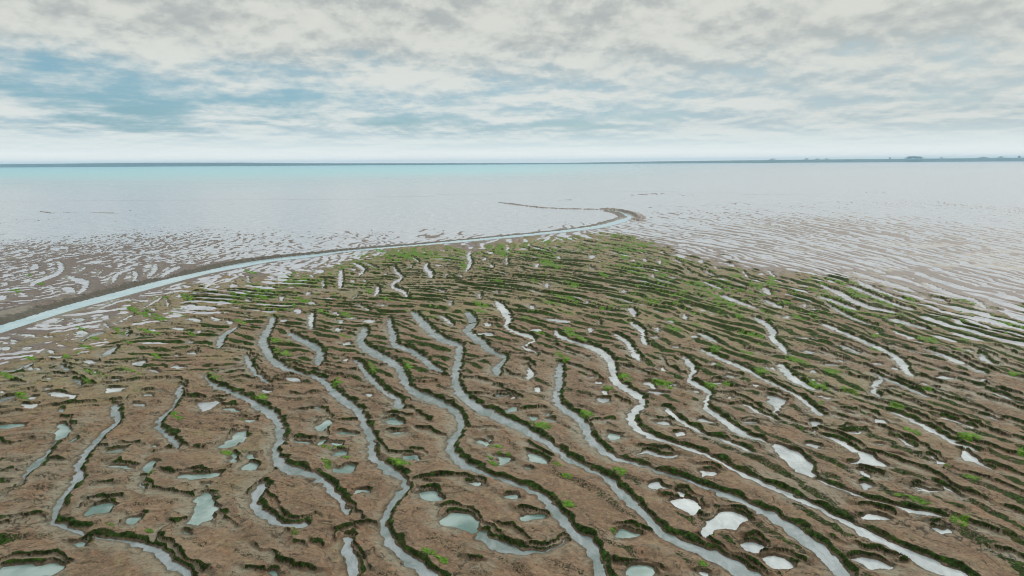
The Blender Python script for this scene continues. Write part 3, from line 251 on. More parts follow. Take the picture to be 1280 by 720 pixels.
["p",0.8,[5.32,41.87,5.47,42.06,5.88,42.2,6.14,42.05,6.26,41.59,6.15,41.35,5.81,41.31,5.6,41.35,5.51,41.47,5.42,41.64]],
["p",0.8,[5.31,36.06,5.44,36.23,5.66,36.12,5.86,36.03,6.05,35.97,5.97,35.74,5.63,35.36,5.4,35.23,5.28,35.34,5.25,35.61]],
["p",0.8,[8.96,44.99,9.0,45.25,9.28,45.42,9.47,45.42,9.57,45.24,9.67,44.89,9.75,44.38,9.74,44.05,9.62,43.88,9.49,43.97,9.34,44.3,9.17,44.65]],
["p",0.8,[16.44,42.32,16.61,42.6,16.8,42.4,17.0,42.24,17.21,42.13,17.34,41.88,17.37,41.51,17.2,41.07,16.82,40.57,16.48,40.08,16.18,39.6,15.95,39.2,15.8,38.87,15.74,38.8,15.77,39.0,15.87,39.33,16.05,39.81,16.16,40.33,16.2,40.9,16.29,41.56]],
["p",0.8,[17.39,37.75,17.57,37.91,17.82,37.9,17.89,37.78,17.79,37.53,17.62,37.29,17.4,37.05,17.28,37.02,17.27,37.2,17.31,37.44]],
["p",0.8,[9.05,36.21,9.18,36.38,9.41,36.43,9.58,36.39,9.67,36.25,9.58,36.05,9.3,35.79,9.12,35.69,9.05,35.75,9.02,35.92]],
["p",0.8,[21.27,38.03,21.43,38.26,21.58,38.32,21.71,38.2,21.81,37.91,21.7,37.66,21.38,37.45,21.17,37.38,21.06,37.44,21.09,37.66]],
["p",0.8,[29.64,45.9,29.82,46.12,30.18,46.33,30.43,46.37,30.58,46.24,30.72,46.02,30.86,45.71,30.78,45.59,30.5,45.67,30.17,45.67,29.79,45.61,29.62,45.68]],
["p",0.8,[-18.8,27.64,-18.86,27.81,-18.86,28.1,-18.76,28.32,-18.56,28.48,-18.32,28.51,-18.04,28.42,-17.85,28.3,-17.77,28.15,-17.76,27.99,-17.81,27.82,-17.94,27.69,-18.13,27.6,-18.33,27.55,-18.53,27.54,-18.69,27.57]],
["p",0.8,[-16.6,26.87,-16.67,27.07,-16.67,27.27,-16.54,27.37,-16.29,27.37,-16.12,27.3,-16.01,27.16,-16.0,27.01,-16.08,26.85,-16.18,26.72,-16.3,26.62,-16.44,26.67]],
["p",0.8,[-18.62,32.06,-18.72,32.38,-18.71,32.71,-18.65,32.92,-18.53,33.02,-18.37,32.87,-18.18,32.49,-18.06,32.14,-18.02,31.83,-18.07,31.65,-18.23,31.61,-18.41,31.74]],
["p",0.8,[-19.49,23.41,-19.46,23.62,-19.13,23.67,-18.68,23.72,-18.11,23.78,-17.67,23.79,-17.37,23.75,-17.16,23.65,-17.04,23.49,-17.04,23.35,-17.15,23.22,-17.36,23.09,-17.64,22.94,-18.11,22.87,-18.77,22.88,-19.22,23.05]],
["p",0.8,[-16.38,31.16,-16.37,31.25,-16.09,31.34,-15.76,31.4,-15.39,31.44,-15.01,31.47,-14.63,31.51,-14.44,31.47,-14.42,31.34,-14.58,31.21,-14.92,31.08,-15.19,30.94,-15.39,30.79,-15.62,30.79,-15.88,30.93,-16.13,31.05]],
["p",0.8,[-14.43,28.7,-14.5,29.05,-14.38,29.32,-14.24,29.46,-14.09,29.45,-13.92,29.35,-13.74,29.16,-13.48,28.65,-13.16,27.85,-12.98,27.31,-12.92,27.01,-12.97,26.84,-13.13,26.81,-13.27,26.73,-13.38,26.6,-13.56,26.56,-13.81,26.59,-13.92,26.76,-13.89,27.05,-13.92,27.41,-14.03,27.82,-14.2,28.25]],
["p",0.8,[-13.56,31.86,-13.68,32.02,-13.63,32.29,-13.56,32.52,-13.46,32.71,-13.3,32.75,-13.06,32.65,-12.9,32.44,-12.82,32.12,-12.86,31.91,-13.03,31.83,-13.26,31.81]],
["p",0.8,[-8.91,31.55,-8.94,31.72,-8.83,32.08,-8.59,32.29,-8.21,32.33,-7.99,32.21,-7.9,31.94,-7.93,31.73,-8.06,31.6,-8.26,31.54,-8.54,31.54,-8.75,31.54]],
["p",0.8,[-7.34,29.3,-7.41,29.37,-7.33,29.52,-7.21,29.63,-7.03,29.69,-6.88,29.67,-6.75,29.57,-6.76,29.47,-6.93,29.37,-7.12,29.31]],
["p",0.8,[-4.31,29.1,-4.3,29.25,-4.25,29.41,-4.11,29.49,-3.89,29.5,-3.69,29.44,-3.5,29.31,-3.36,29.1,-3.25,28.84,-3.26,28.67,-3.39,28.6,-3.58,28.57,-3.84,28.6,-4.04,28.67,-4.18,28.8,-4.27,28.94]],
["p",0.8,[-2.21,30.29,-2.18,30.41,-1.84,30.47,-1.63,30.42,-1.57,30.25,-1.6,30.13,-1.73,30.05,-1.93,30.1]],
["p",0.8,[-0.38,28.8,-0.36,28.93,-0.26,29.06,-0.1,29.14,0.11,29.18,0.21,29.09,0.17,28.87,0.05,28.73,-0.17,28.66,-0.31,28.68]],
["p",0.8,[0.29,27.11,0.33,27.23,0.44,27.35,0.58,27.42,0.76,27.43,1.0,27.36,1.3,27.2,1.35,27.06,1.14,26.93,0.91,26.85,0.67,26.81,0.5,26.83,0.4,26.89,0.33,26.99]],
["p",0.8,[-3.11,26.74,-3.09,26.92,-3.01,27.16,-2.84,27.34,-2.57,27.48,-2.31,27.51,-2.06,27.44,-1.84,27.28,-1.66,27.04,-1.52,26.72,-1.44,26.33,-1.46,26.05,-1.58,25.86,-1.76,25.84,-2.0,25.96,-2.28,26.12,-2.59,26.32,-2.83,26.45,-2.99,26.51,-3.08,26.61]],
["p",0.8,[0.98,32.76,1.05,32.88,1.35,32.88,1.6,32.78,1.8,32.59,1.73,32.47,1.41,32.43,1.16,32.52]],
["p",0.8,[6.35,29.89,6.43,30.03,6.66,30.13,6.84,30.12,6.97,30.02,7.11,29.87,7.25,29.67,7.2,29.54,6.97,29.49,6.75,29.5,6.54,29.58,6.41,29.71]],
["p",0.8,[7.58,29.2,7.6,29.35,7.71,29.39,7.78,29.27,7.8,29.0,7.78,28.86,7.7,28.83,7.63,28.95]],
["p",0.8,[7.08,28.28,7.17,28.47,7.38,28.64,7.6,28.72,7.81,28.72,8.01,28.62,8.17,28.43,8.27,28.23,8.29,28.01,8.2,27.76,8.01,27.49,7.87,27.3,7.78,27.2,7.64,27.28,7.47,27.56,7.32,27.78,7.2,27.92,7.12,28.09]],
["p",0.8,[8.71,27.2,8.88,27.37,9.01,27.44,9.25,27.44,9.62,27.38,9.86,27.26,9.99,27.08,10.04,26.88,10.0,26.69,9.89,26.54,9.71,26.45,9.58,26.31,9.5,26.13,9.3,26.03,8.98,26.01,8.67,25.99,8.37,25.98,8.14,25.88,7.99,25.69,7.84,25.56,7.71,25.47,7.72,25.67,7.89,26.16,8.08,26.51,8.29,26.71,8.5,26.94]],
["p",0.8,[9.12,24.78,9.28,24.99,9.53,25.11,9.72,25.07,9.85,24.9,9.89,24.72,9.84,24.55,9.72,24.43,9.52,24.35,9.32,24.31,9.12,24.31,9.05,24.46]],
["p",0.8,[9.6,23.91,9.77,23.99,10.09,24.01,10.34,23.91,10.53,23.7,10.59,23.5,10.51,23.32,10.29,23.22,9.93,23.2,9.68,23.22,9.56,23.3,9.52,23.43,9.56,23.61,9.58,23.77]],
["p",0.8,[4.18,25.72,4.26,25.89,4.39,26.01,4.56,26.06,4.75,26.03,4.96,25.93,5.2,25.77,5.22,25.63,5.04,25.51,4.82,25.4,4.58,25.3,4.38,25.28,4.23,25.36,4.17,25.51]],
["p",0.8,[9.29,31.45,9.43,31.57,9.65,31.58,9.85,31.53,10.01,31.4,9.99,31.27,9.79,31.13,9.61,31.06,9.45,31.04,9.32,30.96,9.22,30.8,9.18,30.83,9.19,31.02,9.23,31.23]],
["p",0.8,[4.17,23.04,4.31,23.24,4.59,23.44,4.82,23.55,5.0,23.54,5.15,23.46,5.27,23.31,5.3,23.1,5.25,22.85,4.96,22.73,4.43,22.74,4.17,22.84]],
["p",0.8,[17.0,31.35,17.08,31.39,17.19,31.25,17.27,31.06,17.33,30.8,17.28,30.67,17.13,30.67,17.02,30.76,16.95,30.93,16.94,31.13]],
["p",0.8,[16.38,30.01,16.51,30.2,16.68,30.24,16.78,30.13,16.8,29.89,16.73,29.69,16.58,29.53,16.44,29.47,16.31,29.51,16.29,29.69]],
["p",0.8,[14.86,26.94,14.98,27.08,15.22,27.24,15.43,27.28,15.62,27.17,15.77,27.03,15.89,26.86,15.92,26.73,15.86,26.63,15.69,26.6,15.41,26.64,15.16,26.69,14.96,26.76,14.86,26.84]],
["p",0.8,[17.38,25.9,17.45,26.02,17.62,26.08,17.81,26.06,18.02,25.97,18.03,25.86,17.85,25.73,17.67,25.66,17.49,25.63,17.39,25.71]],
["p",0.8,[12.93,23.88,13.07,23.96,13.36,23.99,13.61,23.96,13.81,23.87,13.97,23.74,14.1,23.58,14.18,23.46,14.23,23.38,14.11,23.29,13.81,23.19,13.55,23.2,13.3,23.3,13.12,23.45,13.0,23.63,12.93,23.78]],
["p",0.6,[17.27,65.61,16.97,64.64,16.79,64.59,16.69,64.71,16.73,65.28,16.92,66.18,17.23,67.05,17.32,66.71,17.29,66.23]],
["p",0.6,[13.39,60.43,13.29,60.02,13.09,59.54,13.01,59.87,13.08,60.36,13.13,60.8,13.29,61.24,13.45,61.28,13.51,60.92]],
["p",0.6,[16.21,57.71,16.05,57.44,15.85,57.47,15.7,57.54,15.63,57.75,15.66,58.03,15.84,58.26,16.01,58.11,16.09,57.94]],
["p",0.6,[27.16,64.98,26.89,64.59,26.62,64.47,26.33,64.41,26.22,64.79,26.57,65.28,26.83,65.49,27.18,65.81,27.33,65.51]],
["p",0.6,[31.23,70.59,31.01,70.27,30.69,69.84,30.47,69.96,30.65,70.48,30.78,70.84,31.04,71.28,31.32,71.33,31.41,71.04]],
["p",0.6,[25.81,56.79,25.54,56.67,25.17,56.72,24.81,56.87,24.43,57.16,24.64,57.38,25.08,57.29,25.43,57.3,25.87,57.07]],
["p",0.6,[12.61,57.46,12.46,57.31,12.22,57.32,11.97,57.41,11.72,57.66,11.89,57.87,12.13,57.86,12.37,57.93,12.64,57.73]],
["p",0.6,[15.47,63.38,15.33,63.29,15.13,63.17,14.82,63.46,14.84,63.76,14.84,63.97,14.99,64.13,15.29,63.94,15.51,63.62]],
["p",0.6,[31.47,68.58,31.22,68.38,31.02,68.33,30.89,68.48,30.81,68.76,30.94,69.16,31.2,69.17,31.34,69.08,31.55,68.98]],
["p",0.6,[19.2,90.65,18.99,90.04,18.73,89.25,18.53,89.31,18.72,90.41,18.87,91.13,19.11,92.04,19.33,92.18,19.37,91.58]],
["p",0.6,[20.97,105.36,20.68,103.88,20.48,103.92,20.46,104.5,20.48,105.29,20.7,106.53,21.01,107.66,21.16,107.4,21.03,106.27]],
["p",0.6,[19.35,105.2,19.05,104.43,18.8,104.09,18.64,104.34,18.53,104.95,18.69,106.12,19.02,106.39,19.2,106.38,19.47,106.33]],
["p",0.6,[22.78,102.77,22.56,101.53,22.18,100.76,22.18,101.78,22.25,102.63,22.41,103.75,22.75,104.67,23.04,104.83,23.0,103.79]],
["p",0.6,[29.24,103.18,28.88,102.28,28.61,102.11,28.35,102.12,28.37,103.16,28.83,104.3,29.13,104.7,29.53,105.38,29.57,104.51]],
["p",0.6,[29.61,97.25,29.33,96.39,29.12,96.48,29.06,96.79,29.07,97.3,29.27,98.05,29.57,98.72,29.71,98.45,29.62,97.82]],
["p",0.6,[34.23,91.46,33.9,90.84,33.63,90.58,33.48,90.67,33.41,91.08,33.76,91.95,34.05,92.15,34.32,92.48,34.51,92.33]],
["p",0.6,[13.52,79.0,13.34,78.71,13.15,78.38,12.89,78.5,12.94,79.23,13.06,79.64,13.2,80.16,13.44,80.12,13.57,79.6]],
["p",0.6,[21.77,88.35,21.45,87.93,21.18,87.89,20.98,88.1,20.9,88.62,20.96,89.36,21.3,89.61,21.48,89.23,21.72,89.06]],
["p",0.6,[5.67,63.61,5.16,63.43,4.58,63.52,3.96,63.93,3.33,64.56,3.24,65.25,4.08,65.01,4.64,64.74,5.46,64.32]],
["p",0.6,[2.67,60.39,2.49,60.15,2.26,59.81,1.78,59.94,1.73,60.39,1.72,60.7,1.86,61.05,2.3,61.05,2.66,60.77]],
["p",0.6,[-2.01,62.65,-2.0,62.29,-2.17,61.98,-2.46,62.36,-2.55,62.75,-2.66,63.14,-2.52,63.43,-2.23,63.39,-2.0,63.03]],
["p",0.6,[7.36,60.2,7.22,59.91,7.07,59.54,6.84,59.63,6.86,60.26,6.93,60.64,7.03,61.12,7.25,61.12,7.39,60.72]],
["p",0.6,[-1.65,58.79,-1.83,58.47,-2.19,58.49,-2.61,58.66,-3.1,59.18,-2.92,59.63,-2.54,59.62,-2.21,59.77,-1.72,59.36]],
["p",0.6,[2.28,70.64,2.29,69.95,2.12,69.4,1.97,69.93,1.91,70.41,1.87,71.03,1.99,71.6,2.19,71.77,2.31,71.24]],
["p",0.6,[4.59,83.45,4.55,82.36,4.33,81.34,4.17,82.22,4.15,83.17,4.13,84.22,4.3,85.22,4.54,85.43,4.66,84.54]],
["p",0.6,[4.04,100.34,3.89,99.05,3.69,98.62,3.45,98.35,3.27,99.49,3.47,101.12,3.64,101.87,3.87,102.98,4.07,102.06]],
["p",0.6,[13.56,109.47,13.24,108.63,12.87,107.53,12.36,107.73,12.46,109.33,12.6,110.38,12.86,111.68,13.37,111.77,13.67,110.82]],
["p",0.6,[7.77,108.88,7.74,107.84,7.46,107.02,7.26,107.87,7.2,108.67,7.17,109.64,7.39,110.49,7.7,110.67,7.85,109.82]],
["p",0.6,[-3.99,107.49,-4.06,106.55,-4.2,106.09,-4.42,105.75,-4.61,107.07,-4.52,108.18,-4.5,109.15,-4.32,109.8,-4.09,108.81]],
["p",0.6,[8.37,72.97,8.27,72.63,8.16,72.36,8.0,72.23,8.01,72.79,8.11,73.18,8.18,73.62,8.32,73.8,8.39,73.45]],
["p",0.6,[-10.03,100.39,-10.29,99.89,-10.67,99.98,-11.07,100.33,-11.42,101.07,-11.67,102.05,-11.34,102.37,-10.87,101.72,-10.47,101.35]],
["p",0.6,[-6.71,91.18,-6.73,90.66,-6.78,89.96,-7.01,90.29,-7.1,91.13,-7.18,91.74,-7.16,92.43,-6.96,92.44,-6.76,91.92]],
["p",0.6,[-18.13,141.89,-17.82,140.4,-18.19,139.7,-18.75,140.82,-19.12,141.69,-19.41,142.97,-19.26,144.02,-18.78,144.2,-18.31,142.97]],
["p",0.6,[-21.96,69.32,-21.71,68.6,-21.75,67.93,-22.25,68.51,-22.56,69.13,-22.89,69.82,-22.9,70.46,-22.59,70.6,-22.15,70.03]],
["p",0.6,[-21.59,73.31,-21.31,72.63,-21.63,72.55,-22.03,73.03,-22.34,73.42,-22.56,73.98,-22.49,74.38,-22.14,74.34,-21.8,73.75]],
["p",0.6,[-23.67,78.89,-23.68,78.48,-23.75,78.2,-24.03,78.2,-24.4,79.07,-24.43,79.58,-24.56,80.18,-24.35,80.29,-23.95,79.63]],
["p",0.6,[-25.92,76.14,-25.77,75.55,-25.69,74.83,-26.15,75.38,-26.47,76.2,-26.78,76.9,-26.88,77.56,-26.59,77.53,-26.16,76.91]],
["p",0.6,[-29.2,74.93,-29.04,74.36,-29.32,74.4,-29.56,74.55,-29.85,74.9,-30.08,75.42,-30.13,75.89,-29.8,75.69,-29.54,75.32]],
["p",0.6,[-29.14,71.52,-29.09,71.15,-29.36,71.16,-29.59,71.23,-29.85,71.48,-30.04,71.84,-30.02,72.16,-29.7,71.99,-29.47,71.79]],
["p",0.6,[-28.66,65.52,-28.71,65.09,-28.95,65.03,-29.31,65.27,-29.76,65.8,-30.21,66.59,-30.01,66.83,-29.57,66.44,-29.19,66.27]],
["p",0.6,[-26.94,64.34,-26.84,63.78,-27.04,63.75,-27.26,63.83,-27.56,64.23,-27.87,64.83,-27.91,65.32,-27.57,65.03,-27.33,64.81]],
["p",0.6,[-13.23,64.23,-13.31,63.85,-13.61,63.85,-14.01,63.93,-14.49,64.57,-14.35,65.02,-14.17,65.2,-13.9,65.43,-13.42,64.87]],
["p",0.6,[-17.62,67.93,-17.4,67.33,-17.7,67.29,-18.05,67.72,-18.33,68.07,-18.5,68.55,-18.42,68.89,-18.09,68.83,-17.8,68.31]],
["p",0.6,[-16.29,64.37,-16.3,63.9,-16.4,63.77,-16.57,63.89,-16.78,64.29,-17.0,64.95,-16.92,65.26,-16.71,65.01,-16.54,64.96]],
["p",0.6,[-21.96,64.96,-22.01,64.76,-22.05,64.5,-22.35,64.53,-22.5,64.88,-22.58,65.11,-22.6,65.39,-22.36,65.43,-22.08,65.25]],
["p",0.6,[-15.71,61.16,-15.76,60.89,-15.8,60.56,-16.08,60.59,-16.27,61.12,-16.32,61.46,-16.37,61.87,-16.14,61.91,-15.86,61.6]],
["p",0.6,[-34.57,84.56,-34.55,83.96,-34.68,83.64,-35.1,83.57,-35.79,84.74,-35.86,85.46,-36.08,86.24,-35.79,86.48,-35.08,85.58]],
["p",0.6,[-26.79,67.93,-26.76,67.72,-26.72,67.49,-26.83,67.49,-27.0,67.88,-27.08,68.12,-27.17,68.43,-27.09,68.47,-26.92,68.24]],
["p",0.6,[-13.65,56.05,-13.72,55.83,-13.87,55.74,-14.12,55.67,-14.35,55.98,-14.26,56.23,-14.24,56.43,-14.05,56.58,-13.78,56.35]],
["p",0.6,[-15.43,65.8,-15.51,65.61,-15.72,65.56,-15.99,65.53,-16.29,65.75,-16.17,65.98,-16.04,66.1,-15.85,66.25,-15.54,66.07]],
["p",0.6,[-13.66,72.0,-13.71,71.74,-13.88,71.7,-14.09,71.72,-14.37,72.06,-14.29,72.38,-14.18,72.5,-14.04,72.68,-13.77,72.39]],
["p",0.6,[-26.68,96.01,-26.63,95.35,-26.73,94.53,-27.53,95.17,-27.91,96.18,-28.28,96.99,-28.26,97.78,-27.62,97.68,-26.91,96.92]],
["p",0.6,[-20.38,87.21,-20.16,86.2,-20.37,86.2,-20.58,86.52,-20.83,87.05,-21.04,87.91,-21.13,88.72,-20.9,88.53,-20.65,87.81]],
["p",0.6,[-18.92,87.71,-18.88,87.01,-18.97,86.82,-19.13,87.0,-19.36,87.62,-19.62,88.61,-19.59,89.11,-19.37,88.7,-19.21,88.6]],
["p",0.6,[-22.52,97.45,-22.48,96.77,-22.61,96.54,-22.83,96.68,-23.2,97.22,-23.36,98.18,-23.17,98.35,-23.1,98.73,-22.78,98.44]],
["p",0.6,[-27.08,91.97,-26.79,91.14,-26.86,90.69,-27.24,91.34,-27.5,91.85,-27.77,92.57,-27.81,93.17,-27.61,93.29,-27.27,92.61]],
["p",0.6,[-27.02,83.38,-27.04,83.02,-27.2,82.9,-27.46,83.04,-27.81,83.36,-27.98,83.91,-27.72,83.96,-27.57,84.06,-27.24,83.93]],
["p",0.6,[-17.24,93.02,-17.24,92.54,-17.39,92.39,-17.58,92.29,-17.87,92.73,-17.85,93.33,-17.77,93.6,-17.66,93.99,-17.38,93.64]],
["p",0.6,[-40.25,66.62,-40.14,66.19,-40.28,66.07,-40.56,66.04,-41.21,66.8,-41.33,67.31,-41.47,67.72,-41.36,67.96,-40.74,67.34]],
["p",0.6,[-38.57,60.33,-38.66,60.13,-38.94,60.11,-39.44,60.2,-40.03,60.71,-39.92,60.93,-39.94,61.17,-39.57,61.2,-38.93,60.75]],
["p",0.6,[-30.61,65.25,-30.21,64.66,-30.77,64.74,-31.45,65.3,-31.95,65.72,-32.29,66.21,-32.08,66.42,-31.44,66.21,-30.88,65.64]],
["p",0.6,[-30.42,61.66,-30.5,61.54,-30.67,61.4,-31.31,61.73,-31.53,62.06,-31.72,62.31,-31.65,62.48,-31.1,62.28,-30.55,61.93]],
["p",0.6,[-37.66,70.56,-37.47,70.17,-37.4,69.75,-37.79,70.07,-38.06,70.49,-38.34,70.89,-38.42,71.27,-38.22,71.32,-37.87,70.99]],
["p",0.6,[-27.52,56.91,-27.42,56.6,-27.47,56.51,-27.56,56.45,-27.81,56.75,-27.91,57.13,-27.92,57.3,-27.94,57.55,-27.72,57.31]],
["p",0.6,[-28.29,60.54,-28.29,60.29,-28.37,60.2,-28.55,60.31,-28.78,60.55,-29.01,60.96,-28.89,61.06,-28.72,60.96,-28.54,60.93]],
["p",0.6,[-36.96,68.18,-36.81,67.76,-36.81,67.58,-36.98,67.71,-37.25,68.04,-37.6,68.67,-37.53,68.79,-37.47,68.85,-37.31,68.8]],
["p",0.6,[-71.23,101.8,-70.46,100.29,-70.17,99.36,-70.3,98.73,-72.08,100.89,-73.04,102.69,-74.11,104.44,-74.32,105.47,-72.8,103.91]],
["p",0.6,[-58.59,77.64,-57.95,76.54,-58.04,76.24,-58.39,76.23,-59.5,77.19,-60.39,78.65,-60.39,79.08,-60.73,79.94,-59.77,79.2]],
["p",0.6,[-42.3,65.84,-42.29,65.58,-42.25,65.22,-42.68,65.27,-43.03,65.75,-43.22,66.06,-43.37,66.45,-43.04,66.5,-42.58,66.24]],
["p",0.6,[-57.95,80.06,-57.85,79.66,-58.09,79.65,-58.42,79.79,-58.89,80.2,-59.39,80.78,-59.39,81.09,-58.89,80.76,-58.55,80.59]],
["p",0.6,[-38.52,78.02,-38.22,77.24,-38.22,76.99,-38.41,77.08,-38.86,77.69,-39.33,78.78,-39.29,79.0,-39.42,79.51,-39.07,79.14]],
["p",0.6,[-65.12,87.02,-64.71,86.2,-64.7,85.84,-65.12,86.06,-65.86,86.64,-66.75,87.85,-66.58,88.1,-66.5,88.32,-66.06,88.22]],
["p",0.6,[-53.8,82.6,-52.72,81.2,-53.07,80.64,-54.31,81.65,-55.22,82.45,-56.17,83.65,-56.37,84.63,-55.72,84.78,-54.51,83.6]],
["p",0.6,[-40.16,84.35,-40.03,83.62,-40.33,83.55,-40.68,83.68,-41.17,84.27,-41.69,85.14,-41.72,85.77,-41.17,85.33,-40.8,85.07]],
["p",0.6,[-66.6,96.26,-66.19,95.43,-66.14,95.07,-66.5,95.28,-67.15,95.87,-67.98,97.09,-67.86,97.34,-67.85,97.59,-67.47,97.48]],
["p",0.6,[-42.8,59.49,-42.93,59.4,-43.29,59.49,-43.85,59.67,-44.45,60.08,-44.24,60.16,-44.14,60.24,-43.73,60.18,-43.1,59.79]],
["p",0.6,[-42.86,57.71,-42.84,57.44,-43.16,57.47,-43.47,57.56,-43.84,57.81,-44.17,58.16,-44.12,58.38,-43.67,58.17,-43.35,58.02]],
["p",0.6,[-40.72,58.9,-40.91,58.88,-41.11,58.84,-41.76,59.08,-42.06,59.38,-42.06,59.5,-42.07,59.65,-41.52,59.46,-40.95,59.14]],
["p",0.6,[-37.47,54.1,-37.12,53.64,-37.37,53.56,-37.72,53.79,-38.04,54.0,-38.32,54.36,-38.4,54.7,-38.13,54.72,-37.76,54.37]],
["p",0.6,[-35.8,52.35,-35.91,52.25,-36.21,52.3,-36.67,52.42,-37.17,52.76,-37.0,52.86,-36.92,52.95,-36.59,52.93,-36.06,52.62]],
["p",0.6,[-35.36,49.27,-35.33,49.1,-35.79,49.21,-36.16,49.33,-36.51,49.51,-36.69,49.7,-36.57,49.81,-36.09,49.65,-35.8,49.48]],
["p",0.6,[-32.08,50.88,-32.22,50.72,-32.56,50.78,-32.93,50.93,-33.31,51.2,-33.63,51.54,-33.41,51.64,-32.94,51.39,-32.57,51.24]],
["p",0.6,[-26.07,48.54,-25.81,48.23,-26.18,48.19,-26.65,48.47,-26.98,48.67,-27.2,48.94,-27.05,49.09,-26.62,49.03,-26.24,48.75]],
["p",0.6,[-24.72,49.61,-24.58,49.3,-24.98,49.28,-25.3,49.38,-25.61,49.54,-25.77,49.79,-25.71,50.04,-25.32,50.0,-25.04,49.78]],
["p",0.6,[-25.45,53.31,-25.47,53.1,-25.68,53.1,-25.95,53.21,-26.36,53.51,-26.4,53.81,-26.17,53.8,-26.03,53.89,-25.64,53.66]],
["p",0.6,[-26.55,52.74,-26.61,52.62,-26.74,52.59,-26.91,52.68,-27.11,52.84,-27.28,53.08,-27.14,53.13,-26.95,53.03,-26.76,52.97]],
["p",0.6,[-27.91,46.55,-27.94,46.44,-28.11,46.41,-28.32,46.44,-28.63,46.56,-28.65,46.73,-28.45,46.75,-28.33,46.81,-28.04,46.73]],
["p",0.6,[-32.99,47.03,-33.02,46.95,-33.04,46.85,-33.28,46.89,-33.42,47.05,-33.48,47.15,-33.52,47.27,-33.32,47.26,-33.09,47.16]],
["p",0.6,[-30.0,41.1,-30.04,40.9,-30.31,40.89,-30.71,41.02,-31.28,41.31,-31.46,41.65,-31.06,41.61,-30.84,41.66,-30.3,41.47]],
["p",0.6,[-32.18,42.01,-32.15,41.92,-32.2,41.9,-32.29,41.9,-32.46,42.03,-32.49,42.14,-32.48,42.19,-32.45,42.25,-32.29,42.15]],
["p",0.6,[-31.36,42.78,-31.33,42.66,-31.41,42.62,-31.52,42.59,-31.73,42.73,-31.74,42.87,-31.74,42.96,-31.69,43.05,-31.49,42.94]],
["p",0.6,[-27.96,40.39,-27.93,40.27,-27.99,40.26,-28.1,40.28,-28.29,40.41,-28.34,40.57,-28.28,40.6,-28.26,40.68,-28.09,40.57]],
["p",0.6,[-34.13,44.03,-34.17,43.97,-34.27,43.97,-34.47,44.01,-34.69,44.17,-34.64,44.23,-34.65,44.3,-34.5,44.3,-34.26,44.16]],
["p",0.6,[-30.58,48.39,-30.46,48.19,-30.61,48.19,-30.76,48.27,-30.91,48.38,-31.02,48.54,-31.05,48.69,-30.89,48.66,-30.74,48.51]],
["p",0.6,[-23.34,41.28,-23.35,41.17,-23.47,41.03,-23.93,41.22,-24.1,41.43,-24.27,41.61,-24.21,41.74,-23.82,41.66,-23.42,41.46]],
["p",0.6,[-23.68,43.11,-23.77,43.03,-23.95,43.03,-24.26,43.06,-24.54,43.27,-24.43,43.36,-24.4,43.46,-24.16,43.47,-23.83,43.29]],
["p",0.6,[-19.31,34.91,-19.23,34.79,-19.28,34.71,-19.45,34.83,-19.54,34.93,-19.64,35.04,-19.62,35.13,-19.5,35.13,-19.36,35.02]],
["p",0.6,[-35.39,47.43,-35.39,47.35,-35.46,47.32,-35.59,47.31,-35.79,47.47,-35.78,47.57,-35.8,47.65,-35.72,47.7,-35.52,47.58]],
["p",0.6,[-31.64,44.64,-31.66,44.56,-31.68,44.46,-31.87,44.47,-32.03,44.65,-32.07,44.75,-32.13,44.89,-31.97,44.9,-31.76,44.79]],
["p",0.6,[-41.79,55.07,-41.8,54.89,-41.79,54.66,-42.19,54.74,-42.58,55.19,-42.72,55.45,-42.9,55.78,-42.59,55.76,-42.11,55.44]],
["p",0.6,[-40.3,55.37,-40.22,55.21,-40.2,55.02,-40.52,55.18,-40.72,55.41,-40.9,55.6,-40.94,55.77,-40.72,55.75,-40.43,55.57]],
["p",0.6,[-16.93,40.27,-16.85,39.98,-17.29,40.06,-17.63,40.19,-17.96,40.39,-18.11,40.66,-18.0,40.87,-17.56,40.74,-17.29,40.5]],
["p",0.6,[-15.06,46.3,-14.93,46.07,-15.28,45.98,-15.85,46.3,-16.1,46.54,-16.35,46.8,-16.1,46.9,-15.56,46.79,-15.08,46.5]],
["p",0.6,[-16.22,43.82,-16.34,43.76,-16.47,43.69,-16.8,43.72,-16.94,43.9,-16.89,43.99,-16.88,44.12,-16.61,44.1,-16.33,43.97]],
["p",0.6,[-12.03,40.61,-12.07,40.48,-12.17,40.45,-12.31,40.51,-12.49,40.65,-12.53,40.85,-12.38,40.86,-12.29,40.89,-12.11,40.82]],
["p",0.6,[-11.05,35.23,-11.12,35.12,-11.46,35.22,-11.72,35.31,-11.95,35.45,-12.04,35.59,-11.9,35.65,-11.55,35.51,-11.36,35.39]],
["p",0.6,[-9.31,34.87,-9.22,34.69,-9.41,34.63,-9.7,34.84,-9.84,35.0,-9.97,35.18,-9.84,35.26,-9.57,35.21,-9.33,35.02]],
["p",0.6,[-8.73,36.49,-8.92,36.37,-9.27,36.36,-9.57,36.39,-9.82,36.49,-9.95,36.63,-9.72,36.73,-9.35,36.66,-9.08,36.6]],
["p",0.6,[-15.34,38.53,-15.22,38.35,-15.43,38.27,-15.74,38.44,-15.92,38.57,-16.06,38.73,-15.94,38.84,-15.65,38.83,-15.39,38.67]],
["p",0.6,[-9.2,42.97,-9.28,42.82,-9.4,42.77,-9.55,42.83,-9.71,42.97,-9.81,43.2,-9.64,43.26,-9.5,43.22,-9.32,43.2]],
["p",0.6,[-6.13,36.5,-6.27,36.41,-6.42,36.31,-6.76,36.31,-6.87,36.49,-6.82,36.6,-6.78,36.74,-6.48,36.76,-6.21,36.64]],
["p",0.6,[-5.18,33.11,-5.23,32.97,-5.37,32.94,-5.54,32.94,-5.73,33.12,-5.65,33.29,-5.56,33.37,-5.43,33.47,-5.24,33.32]],
